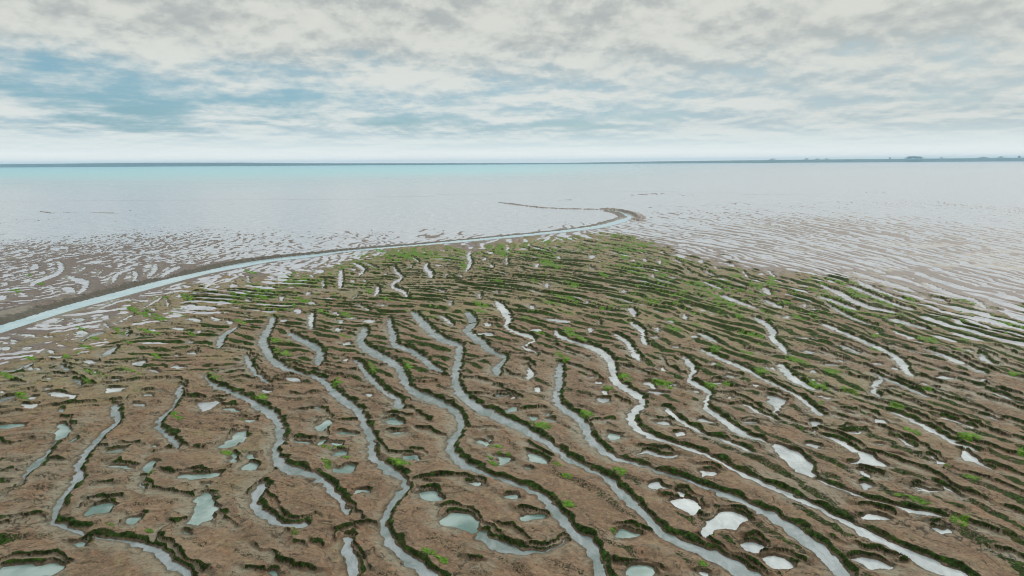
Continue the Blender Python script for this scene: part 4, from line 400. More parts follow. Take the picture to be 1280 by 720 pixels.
["p",0.6,[-14.43,33.49,-14.43,33.34,-14.41,33.13,-14.58,33.16,-14.7,33.41,-14.78,33.59,-14.83,33.81,-14.7,33.84,-14.53,33.72]],
["p",0.6,[-13.46,33.45,-13.41,33.27,-13.45,33.06,-13.71,33.22,-13.84,33.44,-13.97,33.63,-13.95,33.81,-13.75,33.83,-13.52,33.66]],
["p",0.6,[-12.83,51.24,-12.82,50.99,-12.89,50.92,-12.98,50.93,-13.14,51.15,-13.18,51.48,-13.11,51.56,-13.08,51.75,-12.93,51.59]],
["p",0.6,[1.52,38.58,1.4,38.29,1.26,38.17,1.12,38.29,0.99,38.57,0.97,39.04,1.16,39.15,1.29,39.08,1.47,39.04]],
["p",0.6,[-1.17,34.96,-1.35,34.76,-1.55,34.72,-1.77,34.79,-1.95,35.0,-2.05,35.32,-1.82,35.45,-1.59,35.31,-1.35,35.26]],
["p",0.6,[-0.04,33.0,-0.2,32.83,-0.42,32.83,-0.62,32.89,-0.77,33.06,-0.85,33.31,-0.66,33.44,-0.43,33.3,-0.24,33.23]],
["p",0.6,[-4.83,33.18,-4.75,32.99,-4.96,32.94,-5.2,33.14,-5.34,33.28,-5.43,33.45,-5.3,33.54,-5.04,33.51,-4.85,33.32]],
["p",0.6,[6.27,45.11,6.13,44.93,5.94,44.95,5.78,45.02,5.68,45.2,5.66,45.45,5.82,45.6,6.0,45.44,6.12,45.34]],
["p",0.6,[6.24,43.2,6.24,42.94,6.05,42.77,5.91,42.97,5.84,43.14,5.81,43.37,5.95,43.57,6.16,43.61,6.27,43.41]],
["p",0.6,[0.19,42.19,0.15,42.04,0.08,42.0,-0.0,42.02,-0.09,42.16,-0.06,42.37,0.02,42.4,0.08,42.5,0.18,42.41]],
["p",0.6,[2.43,38.37,2.37,38.31,2.27,38.22,2.08,38.28,2.06,38.41,2.04,38.5,2.11,38.59,2.28,38.57,2.43,38.48]],
["p",0.6,[2.23,39.29,2.17,39.21,2.1,39.14,1.98,39.15,1.96,39.31,2.0,39.41,2.02,39.52,2.13,39.54,2.21,39.43]],
["p",0.6,[5.78,46.43,5.72,46.32,5.64,46.29,5.56,46.33,5.48,46.44,5.5,46.62,5.61,46.63,5.68,46.67,5.78,46.62]],
["p",0.6,[1.89,43.71,1.8,43.46,1.69,43.33,1.52,43.25,1.44,43.66,1.54,43.96,1.59,44.24,1.74,44.39,1.86,44.09]],
["p",0.6,[-1.18,35.48,-1.21,35.36,-1.27,35.31,-1.34,35.28,-1.41,35.41,-1.37,35.56,-1.33,35.65,-1.27,35.75,-1.2,35.64]],
["p",0.6,[11.3,44.45,11.16,44.28,10.96,44.29,10.76,44.37,10.57,44.64,10.73,44.88,10.94,44.88,11.14,44.98,11.35,44.76]],
["p",0.6,[10.18,43.09,9.84,43.01,9.44,43.01,9.07,43.06,8.79,43.15,8.67,43.29,9.07,43.33,9.47,43.25,9.86,43.21]],
["p",0.6,[11.27,48.16,11.19,47.84,10.98,47.9,10.87,48.05,10.79,48.26,10.83,48.54,10.97,48.76,11.15,48.65,11.18,48.39]],
["p",0.6,[10.36,47.87,10.38,47.7,10.09,47.69,9.91,47.8,9.76,47.89,9.75,48.02,9.91,48.13,10.18,48.11,10.28,47.97]],
["p",0.6,[10.3,46.17,10.11,46.06,9.91,46.02,9.72,46.07,9.55,46.18,9.52,46.36,9.79,46.4,9.97,46.36,10.22,46.34]],
["p",0.6,[13.69,54.35,13.55,54.23,13.4,54.16,13.17,54.16,13.13,54.42,13.26,54.56,13.35,54.73,13.56,54.77,13.69,54.57]],
["p",0.6,[14.31,44.96,14.27,44.86,14.03,44.76,13.74,44.88,13.69,44.99,13.62,45.11,13.81,45.19,14.14,45.18,14.37,45.07]],
["p",0.6,[15.32,49.58,15.31,49.43,15.15,49.34,15.05,49.48,15.02,49.6,15.01,49.75,15.13,49.84,15.29,49.84,15.37,49.7]],
["p",0.6,[14.91,43.2,14.85,43.07,14.68,42.96,14.51,43.14,14.52,43.3,14.5,43.46,14.64,43.56,14.84,43.51,14.97,43.34]],
["p",0.6,[14.1,42.11,14.08,42.0,13.99,41.94,13.96,42.03,13.94,42.11,13.96,42.21,14.03,42.29,14.11,42.3,14.13,42.2]],
["p",0.6,[15.81,46.36,15.64,46.29,15.45,46.25,15.14,46.3,15.08,46.51,15.24,46.6,15.34,46.72,15.61,46.7,15.8,46.53]],
["p",0.6,[16.92,44.3,16.72,44.19,16.52,44.19,16.34,44.26,16.24,44.4,16.23,44.6,16.46,44.67,16.63,44.55,16.81,44.49]],
["p",0.6,[17.03,36.31,17.01,36.22,16.92,36.19,16.89,36.28,16.87,36.34,16.89,36.42,16.96,36.47,17.04,36.47,17.05,36.38]],
["p",0.6,[16.31,34.32,16.21,34.13,15.95,34.19,15.79,34.28,15.68,34.42,15.73,34.58,15.91,34.71,16.14,34.62,16.19,34.47]],
["p",0.6,[14.22,37.72,14.05,37.61,13.85,37.56,13.67,37.6,13.48,37.69,13.53,37.85,13.79,37.88,13.96,37.9,14.22,37.88]],
["p",0.6,[11.76,37.92,11.54,37.74,11.28,37.79,11.06,37.89,10.95,38.1,10.94,38.36,11.18,38.5,11.41,38.3,11.58,38.18]],
["p",0.6,[9.13,37.65,9.16,37.41,8.83,37.39,8.62,37.58,8.46,37.72,8.45,37.91,8.65,38.04,8.97,38.01,9.09,37.81]],
["p",0.6,[11.78,35.1,11.71,35.04,11.6,35.03,11.51,35.05,11.4,35.13,11.46,35.23,11.58,35.23,11.68,35.26,11.8,35.21]],
["p",0.6,[12.31,43.29,12.28,43.17,12.12,43.09,11.97,43.24,11.95,43.38,11.93,43.52,12.05,43.6,12.24,43.56,12.36,43.41]],
["p",0.6,[24.09,52.61,23.88,52.28,23.63,52.29,23.47,52.37,23.4,52.56,23.5,52.86,23.74,53.13,23.94,53.02,23.98,52.82]],
["p",0.6,[21.32,45.58,21.28,45.42,21.05,45.34,20.9,45.51,20.86,45.64,20.85,45.79,21.03,45.88,21.27,45.86,21.39,45.71]],
["p",0.6,[21.97,47.37,21.83,47.3,21.68,47.22,21.47,47.29,21.5,47.51,21.6,47.61,21.7,47.75,21.9,47.71,22.0,47.54]],
["p",0.6,[19.29,48.36,19.2,48.31,19.11,48.27,18.97,48.3,18.99,48.44,19.06,48.52,19.12,48.61,19.24,48.6,19.31,48.48]],
["p",0.6,[27.71,49.22,27.49,49.08,27.25,49.03,26.92,49.01,26.82,49.23,27.09,49.39,27.27,49.52,27.58,49.6,27.75,49.43]],
["p",0.6,[20.48,41.83,20.27,41.75,20.09,41.79,19.94,41.9,19.86,42.08,19.88,42.3,20.1,42.33,20.24,42.16,20.4,42.06]],
["p",0.6,[32.72,45.23,32.53,44.97,32.37,45.0,32.32,45.12,32.32,45.27,32.45,45.49,32.66,45.68,32.79,45.61,32.72,45.4]],
["p",0.6,[29.44,41.78,29.39,41.67,29.24,41.6,29.19,41.69,29.2,41.77,29.22,41.87,29.35,41.95,29.48,41.96,29.51,41.87]],
["p",0.6,[20.64,39.1,20.54,38.98,20.32,39.01,20.18,39.06,20.08,39.15,20.11,39.27,20.27,39.36,20.46,39.29,20.52,39.2]],
["p",0.6,[25.63,43.67,25.49,43.62,25.34,43.61,25.21,43.66,25.07,43.75,25.13,43.86,25.32,43.84,25.46,43.83,25.64,43.78]],
["p",0.6,[25.88,40.98,25.76,40.93,25.61,40.98,25.46,41.05,25.33,41.21,25.47,41.28,25.62,41.24,25.78,41.24,25.93,41.11]],
["p",0.6,[25.16,41.25,25.05,41.17,24.96,41.2,24.9,41.25,24.88,41.34,24.92,41.46,25.03,41.52,25.09,41.43,25.13,41.37]],
["p",0.6,[28.16,47.99,28.03,47.82,27.86,47.91,27.77,48.01,27.73,48.17,27.81,48.34,27.97,48.46,28.1,48.33,28.1,48.17]],
["p",0.6,[25.2,49.96,25.07,49.84,24.96,49.81,24.89,49.88,24.84,50.01,24.94,50.22,25.07,50.23,25.16,50.23,25.27,50.18]],
["p",0.6,[36.78,52.87,36.65,52.67,36.46,52.7,36.37,52.8,36.33,52.92,36.42,53.09,36.6,53.22,36.76,53.16,36.75,53.0]],
["p",0.6,[28.26,44.5,28.16,44.46,28.05,44.4,27.91,44.44,27.95,44.57,28.01,44.64,28.09,44.72,28.23,44.7,28.29,44.6]],
["p",0.6,[28.46,43.7,28.4,43.63,28.28,43.54,28.2,43.6,28.23,43.69,28.25,43.77,28.35,43.84,28.47,43.85,28.52,43.79]],
["p",0.6,[19.84,34.49,19.77,34.44,19.69,34.43,19.62,34.45,19.55,34.52,19.62,34.6,19.71,34.6,19.79,34.62,19.88,34.58]],
["p",0.6,[20.16,32.99,20.09,32.92,19.86,32.99,19.72,33.07,19.6,33.16,19.62,33.23,19.76,33.26,19.97,33.17,20.03,33.09]],
["p",0.6,[24.35,49.07,24.17,49.0,23.9,49.0,23.62,49.04,23.32,49.16,23.5,49.27,23.79,49.26,24.05,49.3,24.38,49.21]],
["p",0.6,[-19.1,32.18,-19.33,32.14,-19.63,32.17,-19.97,32.25,-20.28,32.38,-20.49,32.54,-20.15,32.53,-19.79,32.43,-19.41,32.35]],
["p",0.6,[-13.32,25.99,-13.29,25.87,-13.43,25.87,-13.55,25.9,-13.66,25.97,-13.73,26.08,-13.71,26.18,-13.56,26.14,-13.46,26.07]],
["p",0.6,[-17.12,25.15,-17.19,25.07,-17.32,25.04,-17.5,25.07,-17.72,25.14,-17.82,25.26,-17.62,25.28,-17.47,25.27,-17.25,25.26]],
["p",0.6,[-14.52,30.24,-14.52,30.18,-14.52,30.1,-14.61,30.13,-14.67,30.24,-14.71,30.31,-14.72,30.4,-14.65,30.4,-14.57,30.34]],
["p",0.6,[-8.76,23.1,-8.69,23.0,-8.8,22.95,-8.94,23.04,-9.03,23.11,-9.1,23.2,-9.04,23.27,-8.91,23.27,-8.79,23.18]],
["p",0.6,[-14.11,32.88,-14.17,32.8,-14.27,32.77,-14.41,32.8,-14.57,32.88,-14.65,33.01,-14.49,33.03,-14.38,33.02,-14.21,33.01]],
["p",0.6,[-3.54,30.38,-3.64,30.31,-3.83,30.31,-3.99,30.33,-4.12,30.4,-4.18,30.49,-4.06,30.55,-3.85,30.5,-3.72,30.46]],
["p",0.6,[-0.14,32.63,-0.26,32.53,-0.41,32.48,-0.68,32.49,-0.79,32.71,-0.68,32.83,-0.63,32.97,-0.4,32.98,-0.2,32.81]],
["p",0.6,[0.97,31.84,0.89,31.74,0.8,31.7,0.71,31.73,0.61,31.81,0.6,31.96,0.72,32.0,0.81,31.99,0.93,31.98]],
["p",0.6,[7.22,22.91,7.17,22.83,7.04,22.74,6.89,22.84,6.89,22.96,6.86,23.07,6.97,23.15,7.14,23.12,7.26,23.02]],
["p",0.6,[21.71,32.26,21.53,32.06,21.36,32.05,21.26,32.08,21.24,32.19,21.32,32.38,21.52,32.55,21.63,32.48,21.65,32.39]],
["k",1.0,[-31.36,39.68,-30.68,40.1,-30.01,40.56,-29.29,40.98,-28.34,41.39,-27.14,41.75,-25.81,41.94,-25.23,42.38,-25.11,43.31,-24.81,43.95,-23.75,44.19]],
["k",1.0,[-36.04,46.03,-35.14,46.19,-33.98,45.82,-33.69,46.71,-33.77,48.21,-32.68,47.81,-31.26,47.4,-30.34,46.64]],
["k",1.0,[-33.69,42.84,-33.74,43.79,-33.33,44.27,-32.68,44.43]],
["k",1.0,[-30.24,45.75,-28.77,45.54,-27.52,45.69,-26.52,46.31,-25.28,46.54,-23.99,46.7,-23.04,46.14,-21.78,43.57]],
["k",1.0,[-21.57,42.78,-20.05,42.44]],
["k",1.0,[-36.24,51.57,-35.06,51.11,-33.37,50.01,-31.76,49.36,-30.55,49.14]],
["k",1.0,[-32.29,51.05,-30.66,50.37,-29.66,50.78,-29.0,51.85]],
["k",1.0,[-28.41,35.69,-27.4,35.02,-27.01,35.34,-26.7,35.77]],
["k",1.0,[-22.53,34.73,-21.83,34.72,-21.43,35.25,-20.49,35.13]],
["k",1.0,[-27.31,39.03,-26.65,38.89,-25.63,37.74]],
["k",1.0,[-27.38,53.19,-27.05,54.13,-26.31,55.1,-25.27,53.38]],
["k",1.0,[-19.11,33.17,-18.96,33.86,-18.45,34.36,-18.16,34.46]],
["k",1.0,[-17.96,34.77,-17.26,34.55,-16.52,34.44]],
["k",1.0,[-29.19,46.62,-28.91,47.73,-28.07,47.91,-27.55,48.67]],
["k",1.0,[-24.02,55.05,-22.85,54.77,-21.41,53.77,-20.15,51.44]],
["k",1.0,[-21.64,48.16,-21.05,48.74,-20.13,49.73]],
["k",1.0,[-19.24,49.31,-17.94,47.32,-17.09,46.2,-16.23,46.01]],
["k",1.0,[-16.98,46.56,-16.36,47.11,-15.5,47.28]],
["k",1.0,[-20.0,46.44,-19.42,46.98,-18.29,46.41]],
["k",1.0,[-17.29,44.3,-16.32,44.62]],
["k",1.0,[-19.92,42.13,-19.32,42.43,-18.6,42.72]],
["k",1.0,[-18.34,41.07,-17.62,41.06,-16.76,41.19]],
["k",1.0,[-16.16,38.85,-15.31,38.88]],
["k",1.0,[-18.01,51.4,-17.22,52.05,-16.59,52.49]],
["k",1.0,[-14.8,51.99,-13.31,52.1]],
["k",1.0,[-14.04,49.61,-12.75,48.77,-11.23,48.34]],
["k",1.0,[-16.85,50.08,-15.14,48.82,-13.51,47.61,-12.16,46.84]],
["k",1.0,[-14.64,43.12,-13.58,43.1,-12.58,43.72]],
["k",1.0,[-12.39,41.11,-11.44,39.83,-10.7,38.5,-10.0,38.36,-9.12,38.22]],
["k",1.0,[-11.7,38.01,-11.5,38.64,-11.03,39.02]],
["k",1.0,[-13.41,39.87,-12.94,40.27,-12.18,40.4]],
["k",1.0,[-12.56,35.44,-11.77,35.76,-11.03,35.64]],
["k",1.0,[-10.66,37.25,-10.39,36.08]],
["k",1.0,[-16.61,34.65,-16.27,35.07,-16.12,36.17,-16.04,37.34,-15.58,37.33,-14.94,36.38]],
["k",1.0,[-8.53,38.59,-7.79,38.71,-7.52,39.36,-6.84,39.35,-6.2,38.94]],
["k",1.0,[-7.48,35.59,-6.85,34.09,-6.07,33.47,-5.43,33.66]],
["k",1.0,[-10.69,44.35,-9.92,44.33,-9.24,44.15]],
["k",1.0,[-10.04,49.52,-9.07,49.5]],
["k",1.0,[-7.15,36.72,-6.18,36.94]],
["k",1.0,[-6.03,48.24,-5.36,47.45,-4.48,46.68]],
["k",1.0,[-6.38,45.46,-5.37,45.44]],
["k",1.0,[-3.43,46.3,-2.52,46.1,-1.48,45.37]],
["k",1.0,[-0.91,44.5,-0.26,43.5,0.47,42.22]],
["k",1.0,[-2.46,42.74,-1.52,42.88,-0.26,43.43]],
["k",1.0,[-1.6,53.8,-0.54,52.83,0.73,52.34,1.87,52.31]],
["k",1.0,[0.71,50.99,1.32,50.55,1.63,48.87]],
["k",1.0,[-0.63,48.52,-0.27,47.16,0.64,46.58,1.13,47.7]],
["k",1.0,[-3.48,50.65,-2.64,51.06,-1.79,51.71]],
["k",1.0,[1.04,55.23,2.03,53.24,3.23,51.6]],
["k",1.0,[3.86,50.07,4.96,48.81,5.84,47.23,6.22,45.75]],
["k",1.0,[3.44,55.17,4.61,53.18,5.98,51.54]],
["k",1.0,[-2.63,37.25,-1.89,37.24,-0.97,36.98]],
["k",1.0,[-5.48,37.17,-4.69,36.68,-3.98,35.98,-3.51,35.75]],
["k",1.0,[-6.4,40.3,-5.69,39.46,-4.95,38.15]],
["k",1.0,[-5.47,33.97,-4.72,34.06,-4.48,33.45]],
["k",1.0,[0.81,34.81,1.3,33.97,1.93,33.16]],
["k",1.0,[-0.55,40.76,0.36,40.75]],
["k",1.0,[0.54,39.9,1.34,40.16,2.03,40.15]],
["k",1.0,[4.56,37.99,6.0,38.22]],
["k",1.0,[8.1,49.15,9.15,48.32,9.9,46.77,10.57,46.2]],
["k",1.0,[11.78,51.19,11.53,49.49,11.87,47.87,12.44,46.91]],
["k",1.0,[13.76,48.83,14.77,48.2,15.69,47.41,16.3,46.46]],
["k",1.0,[6.58,42.11,7.0,41.5,7.38,40.77]],
["k",1.0,[9.65,44.98,10.23,44.63,11.05,43.94]],
["k",1.0,[6.46,33.49,6.83,34.09,7.38,34.29,8.16,33.97,8.75,33.26]],
["k",1.0,[12.78,41.4,13.57,40.66,14.32,40.5]],
["k",1.0,[13.44,42.92,14.39,42.59,14.91,41.66,15.21,40.21,15.49,39.11]],
["k",1.0,[13.57,37.97,14.17,38.34,14.69,37.95]],
["k",1.0,[8.57,38.31,9.26,38.42,9.42,37.91]],
["k",1.0,[19.19,53.57,19.8,52.37,20.63,51.9]],
["k",1.0,[13.25,45.26,14.28,45.77,14.62,45.41]],
["k",1.0,[15.87,38.57,16.22,37.8,16.85,37.3]],
["k",1.0,[15.06,44.03,15.65,43.85]],
["k",1.0,[16.69,43.18,17.32,43.17,17.67,41.91]],
["k",1.0,[20.6,48.09,21.2,47.3,21.95,46.9]],
["k",1.0,[24.74,53.2,25.17,51.35,25.66,49.81,26.24,48.57,26.58,47.0,26.8,45.35,27.11,43.97,27.49,42.82,27.86,41.73,28.2,40.69,28.63,39.83,28.76,38.62,29.35,37.1]],
["k",1.0,[27.75,54.61,27.83,52.66,28.13,51.28,29.24,51.03]],
["k",1.0,[30.34,51.68,30.57,49.92,31.03,48.67,31.35,47.28,31.98,46.15,32.28,45.24,32.2,43.54,32.56,42.57,32.94,41.94]],
["k",1.0,[28.76,46.03,29.12,44.61,29.66,43.75,30.09,42.62,30.29,41.39,30.87,40.5,31.04,39.38,31.39,38.31]],
["k",1.0,[31.14,54.53,31.88,53.04,32.46,51.86]],
["k",1.0,[34.71,53.46,34.8,51.58,34.61,49.41,34.66,47.41,35.0,46.27,35.59,45.53,35.86,44.14]],
["k",1.0,[37.58,53.88,37.52,51.52,36.98,49.36,37.22,47.74,37.18,45.86]],
["k",1.0,[39.55,54.08,39.49,50.81,39.51,48.9]],
["k",1.0,[24.45,43.04,24.73,41.64,25.15,40.6,25.47,39.48,26.01,38.8,26.46,38.01,26.73,37.02,26.91,35.96,27.68,34.83,28.07,33.98]],
["k",1.0,[21.0,44.76,21.39,43.25,22.29,42.29,22.87,41.22,23.65,40.06,24.19,38.96,24.37,37.67,24.4,36.23,24.56,35.1,24.99,34.45,25.41,33.82,26.05,32.62,26.45,31.87]],
["k",1.0,[18.82,39.86,19.3,38.78,19.87,37.99,20.76,37.36]],
["k",1.0,[20.73,37.11,21.28,36.27,21.57,35.36,21.81,34.28,21.87,33.26,21.89,32.49]],
["k",1.0,[21.45,39.82,21.74,38.87,22.04,37.83]],
["k",1.0,[18.64,36.79,19.39,37.01,19.94,36.65]],
["k",1.0,[17.41,36.69,17.94,35.87,18.39,34.97,18.61,33.71,19.13,33.11,19.39,32.53,19.8,31.96,20.19,31.41,20.44,30.54,20.48,29.4,20.88,28.78,21.28,28.1,21.59,27.53,21.88,26.98,22.24,26.38]],
["k",1.0,[20.19,39.84,20.83,39.55]],
["k",1.0,[24.96,41.33,25.46,40.45]],
["k",1.0,[23.92,46.49,24.5,45.39]],
["k",1.0,[-21.7,26.57,-21.43,26.76,-21.07,27.22,-20.72,27.42,-20.12,27.35]],
["k",1.0,[-19.78,23.97,-19.48,24.23,-18.76,24.28,-17.92,24.33,-17.41,24.21,-17.01,23.78]],
["k",1.0,[-19.4,28.32,-19.24,28.76,-18.81,29.01,-17.98,28.97]],
["k",1.0,[-16.77,26.71,-16.73,27.37,-16.46,27.64,-16.03,27.5]],
["k",1.0,[-20.42,32.43,-20.09,32.71,-18.98,32.32,-18.54,32.87]],
["k",1.0,[-17.73,31.94,-16.75,31.39,-16.28,31.74,-15.32,31.72]],
["k",1.0,[-14.56,25.32,-14.67,26.17,-14.45,26.68,-13.89,26.94]],
["k",1.0,[-14.42,25.55,-13.73,24.96,-12.96,24.27,-12.27,23.73,-11.55,23.2]],
["k",1.0,[-17.73,30.72,-16.68,29.72,-15.89,29.63,-14.67,28.92]],
["k",1.0,[-23.97,29.66,-23.72,30.13,-23.69,30.63]],
["k",1.0,[-25.46,31.68,-25.0,32.04,-24.66,32.58]],
["k",1.0,[-23.97,33.14,-22.83,33.03]],
["k",1.0,[-19.74,30.33,-19.17,30.4]],
["k",1.0,[-14.84,29.31,-14.46,29.77]],
["k",1.0,[-17.73,25.12,-17.46,25.41,-17.17,25.34]],
["k",1.0,[-15.32,31.72,-14.75,31.89,-14.27,32.07]],
["k",1.0,[-12.35,29.35,-12.35,30.15,-12.11,30.98,-11.75,31.76]],
["k",1.0,[-11.53,29.34,-10.75,28.58,-9.9,27.29,-9.35,26.88,-8.98,27.01,-8.65,27.28]],
["k",1.0,[-10.21,24.92,-9.56,24.35,-8.94,23.8,-8.22,23.27,-7.35,23.16]],
["k",1.0,[-13.12,28.03,-12.36,27.05,-11.69,26.39]],
["k",1.0,[-6.63,26.33,-6.26,26.45,-5.65,26.45]],
["k",1.0,[-7.32,25.35,-7.34,25.96,-6.67,26.2]],
["k",1.0,[-6.6,25.59,-6.37,24.87,-5.9,24.2,-5.34,23.24]],
["k",1.0,[-10.09,23.29,-9.13,23.13]],
["k",1.0,[-8.2,25.24,-7.58,24.89]],
["k",1.0,[-7.38,28.39,-6.9,27.53,-6.41,26.85]],
["k",1.0,[-9.57,25.5,-9.3,25.86]],
["k",1.0,[-8.77,25.02,-8.38,25.01]],
["k",1.0,[-4.67,30.63,-4.08,30.79,-3.48,30.95,-2.69,30.85,-1.67,30.67,-1.42,30.17]],
["k",1.0,[-3.38,27.21,-3.17,27.9,-2.55,28.11,-1.96,27.75,-1.59,27.33,-1.34,26.53,-0.86,26.14,-0.65,25.64]],
["k",1.0,[-0.6,26.39,-0.06,26.13,0.33,25.63,0.58,25.15]],
["k",1.0,[0.7,24.74,1.33,24.79,1.81,25.25,2.15,25.49]],
["k",1.0,[-4.24,29.64,-3.8,29.71,-3.29,29.08]],
["k",1.0,[-1.66,23.88,-1.28,23.72]],
["k",1.0,[0.22,27.58,0.92,27.5,1.46,27.22]],
["k",1.0,[9.3,31.92,9.88,32.01,10.2,31.46]],
["k",1.0,[7.69,29.57,7.95,29.4,8.41,28.63,8.39,27.9]],
["k",1.0,[7.85,27.35,8.1,26.74,8.47,27.07,8.97,27.83,9.5,27.75,10.0,27.53,10.25,27.05]],
["k",1.0,[6.84,28.73,7.18,28.65]],
["k",1.0,[9.38,25.28,9.91,25.34,10.08,24.92,9.92,24.47]],
["k",1.0,[9.61,24.14,10.29,24.3,10.68,24.02,10.95,23.64]],
["k",1.0,[4.3,26.33,4.77,26.33,5.19,26.07,5.67,25.81]],
["k",1.0,[3.82,23.56,4.42,23.55,4.96,23.81,5.39,23.54,5.48,23.13]],
["k",1.0,[7.6,25.42,7.92,24.72,8.44,24.37,8.79,23.93,9.1,23.4,9.24,22.79]],
["k",1.0,[15.24,27.82,15.76,27.88,16.2,27.39,16.39,26.98]],
["k",1.0,[12.92,25.13,13.56,24.6,14.04,24.31,14.48,23.98,14.97,23.65]],
["k",1.0,[17.2,31.72,17.45,31.45,17.76,30.83]],
["k",1.0,[19.02,29.82,19.52,29.65,19.84,29.33]],
["k",1.0,[17.49,26.31,17.93,26.36,18.13,26.04]],
["k",1.0,[22.8,29.85,23.05,29.37,23.24,28.82]],
["k",1.0,[18.87,24.26,19.21,24.03,19.38,23.6]],
["k",1.0,[23.59,32.37,24.06,31.54,24.47,30.49]],
["k",1.0,[21.67,31.39,22.11,30.86,22.55,30.26]],
["k",1.0,[18.74,27.22,18.94,26.68,19.14,26.16,19.59,25.65,19.65,25.47]],
["k",1.0,[14.67,23.44,15.27,23.65,15.57,23.54]],
["k",1.0,[-34.41,59.9,-32.77,58.99,-31.33,58.96,-29.59,59.78]],
["k",1.0,[-33.68,63.6,-31.97,63.23,-30.44,62.86]],
["k",1.0,[-25.56,57.43,-26.29,60.89,-26.0,62.75]],
["k",1.0,[-2.67,64.79,-1.25,63.74]],
["c",1.0,[-47.72,56.38,-47.21,57.98,-47.23,61.32,-47.19,65.53,-47.01,70.14,-46.53,73.7,-45.93,77.02,-45.39,80.78,-44.79,84.86,-44.02,89.8,-43.07,94.65,-41.94,97.66,-40.73,100.09,-39.56,103.31,-38.21,106.4,-36.27,108.56,-34.36,110.28,-33.1,111.75,-32.05,113.26,-31.02,115.42,-29.67,117.68,-27.47,119.48,-24.83,121.24,-21.96,123.27,-18.87,125.46,-15.8,127.64,-12.21,130.29,-7.25,134.12,-1.55,138.71,4.56,143.94,10.62,149.4,15.74,154.17,20.09,159.0,23.53,164.58,26.42,170.74,29.45,177.41,32.51,187.71,34.09,202.52,33.85,211.82,32.56,216.05,31.02,216.62,30.73,214.68,31.89,211.83,32.98,207.01,32.8,196.53,32.35,190.68,30.66,186.47,27.59,179.93,24.48,172.64,20.81,165.58,16.18,159.17,10.84,153.14,4.63,147.31,-1.62,141.92,-7.42,136.94,-12.45,132.7,-16.05,129.56,-19.11,127.02,-22.26,124.87,-25.18,122.92,-27.81,120.93,-30.02,119.03,-31.52,117.23,-32.75,115.65,-33.98,114.63,-35.37,113.47,-37.29,111.53,-39.24,109.19,-40.87,106.6,-42.26,103.71,-43.26,100.61,-44.21,97.02,-45.45,92.59,-46.55,88.05,-47.2,83.83,-47.69,79.84,-48.24,76.29,-48.68,72.51,-48.86,67.73,-48.95,63.44,-49.1,60.19,-48.63,57.42]],
["m",0.6,[-1.32,259.24,3.05,246.45,10.2,232.42,16.11,227.75,26.17,222.85]],
["m",1.3,[30.03,222.5,33.27,216.53,35.02,205.86,34.72,193.33,33.69,186.31]],
["m",0.35,[-5.41,267.7,0.19,251.53,7.21,241.42]],
["m",0.35,[56.16,320.4,61.27,323.81]],
["m",0.45,[63.53,327.69,71.99,335.21]],
["m",0.35,[20.38,279.31,23.86,281.97]],
["m",0.1,[-158.53,229.7,-149.31,221.48]],
["m",0.12,[-138.55,224.2,-129.18,219.78]],
["m",0.05,[-149.65,225.16,-140.12,222.5]],
["m",0.2,[-110.2,260.25,-106.63,264.99]],
["m",0.06,[-132.56,227.43,-130.38,233.08]],
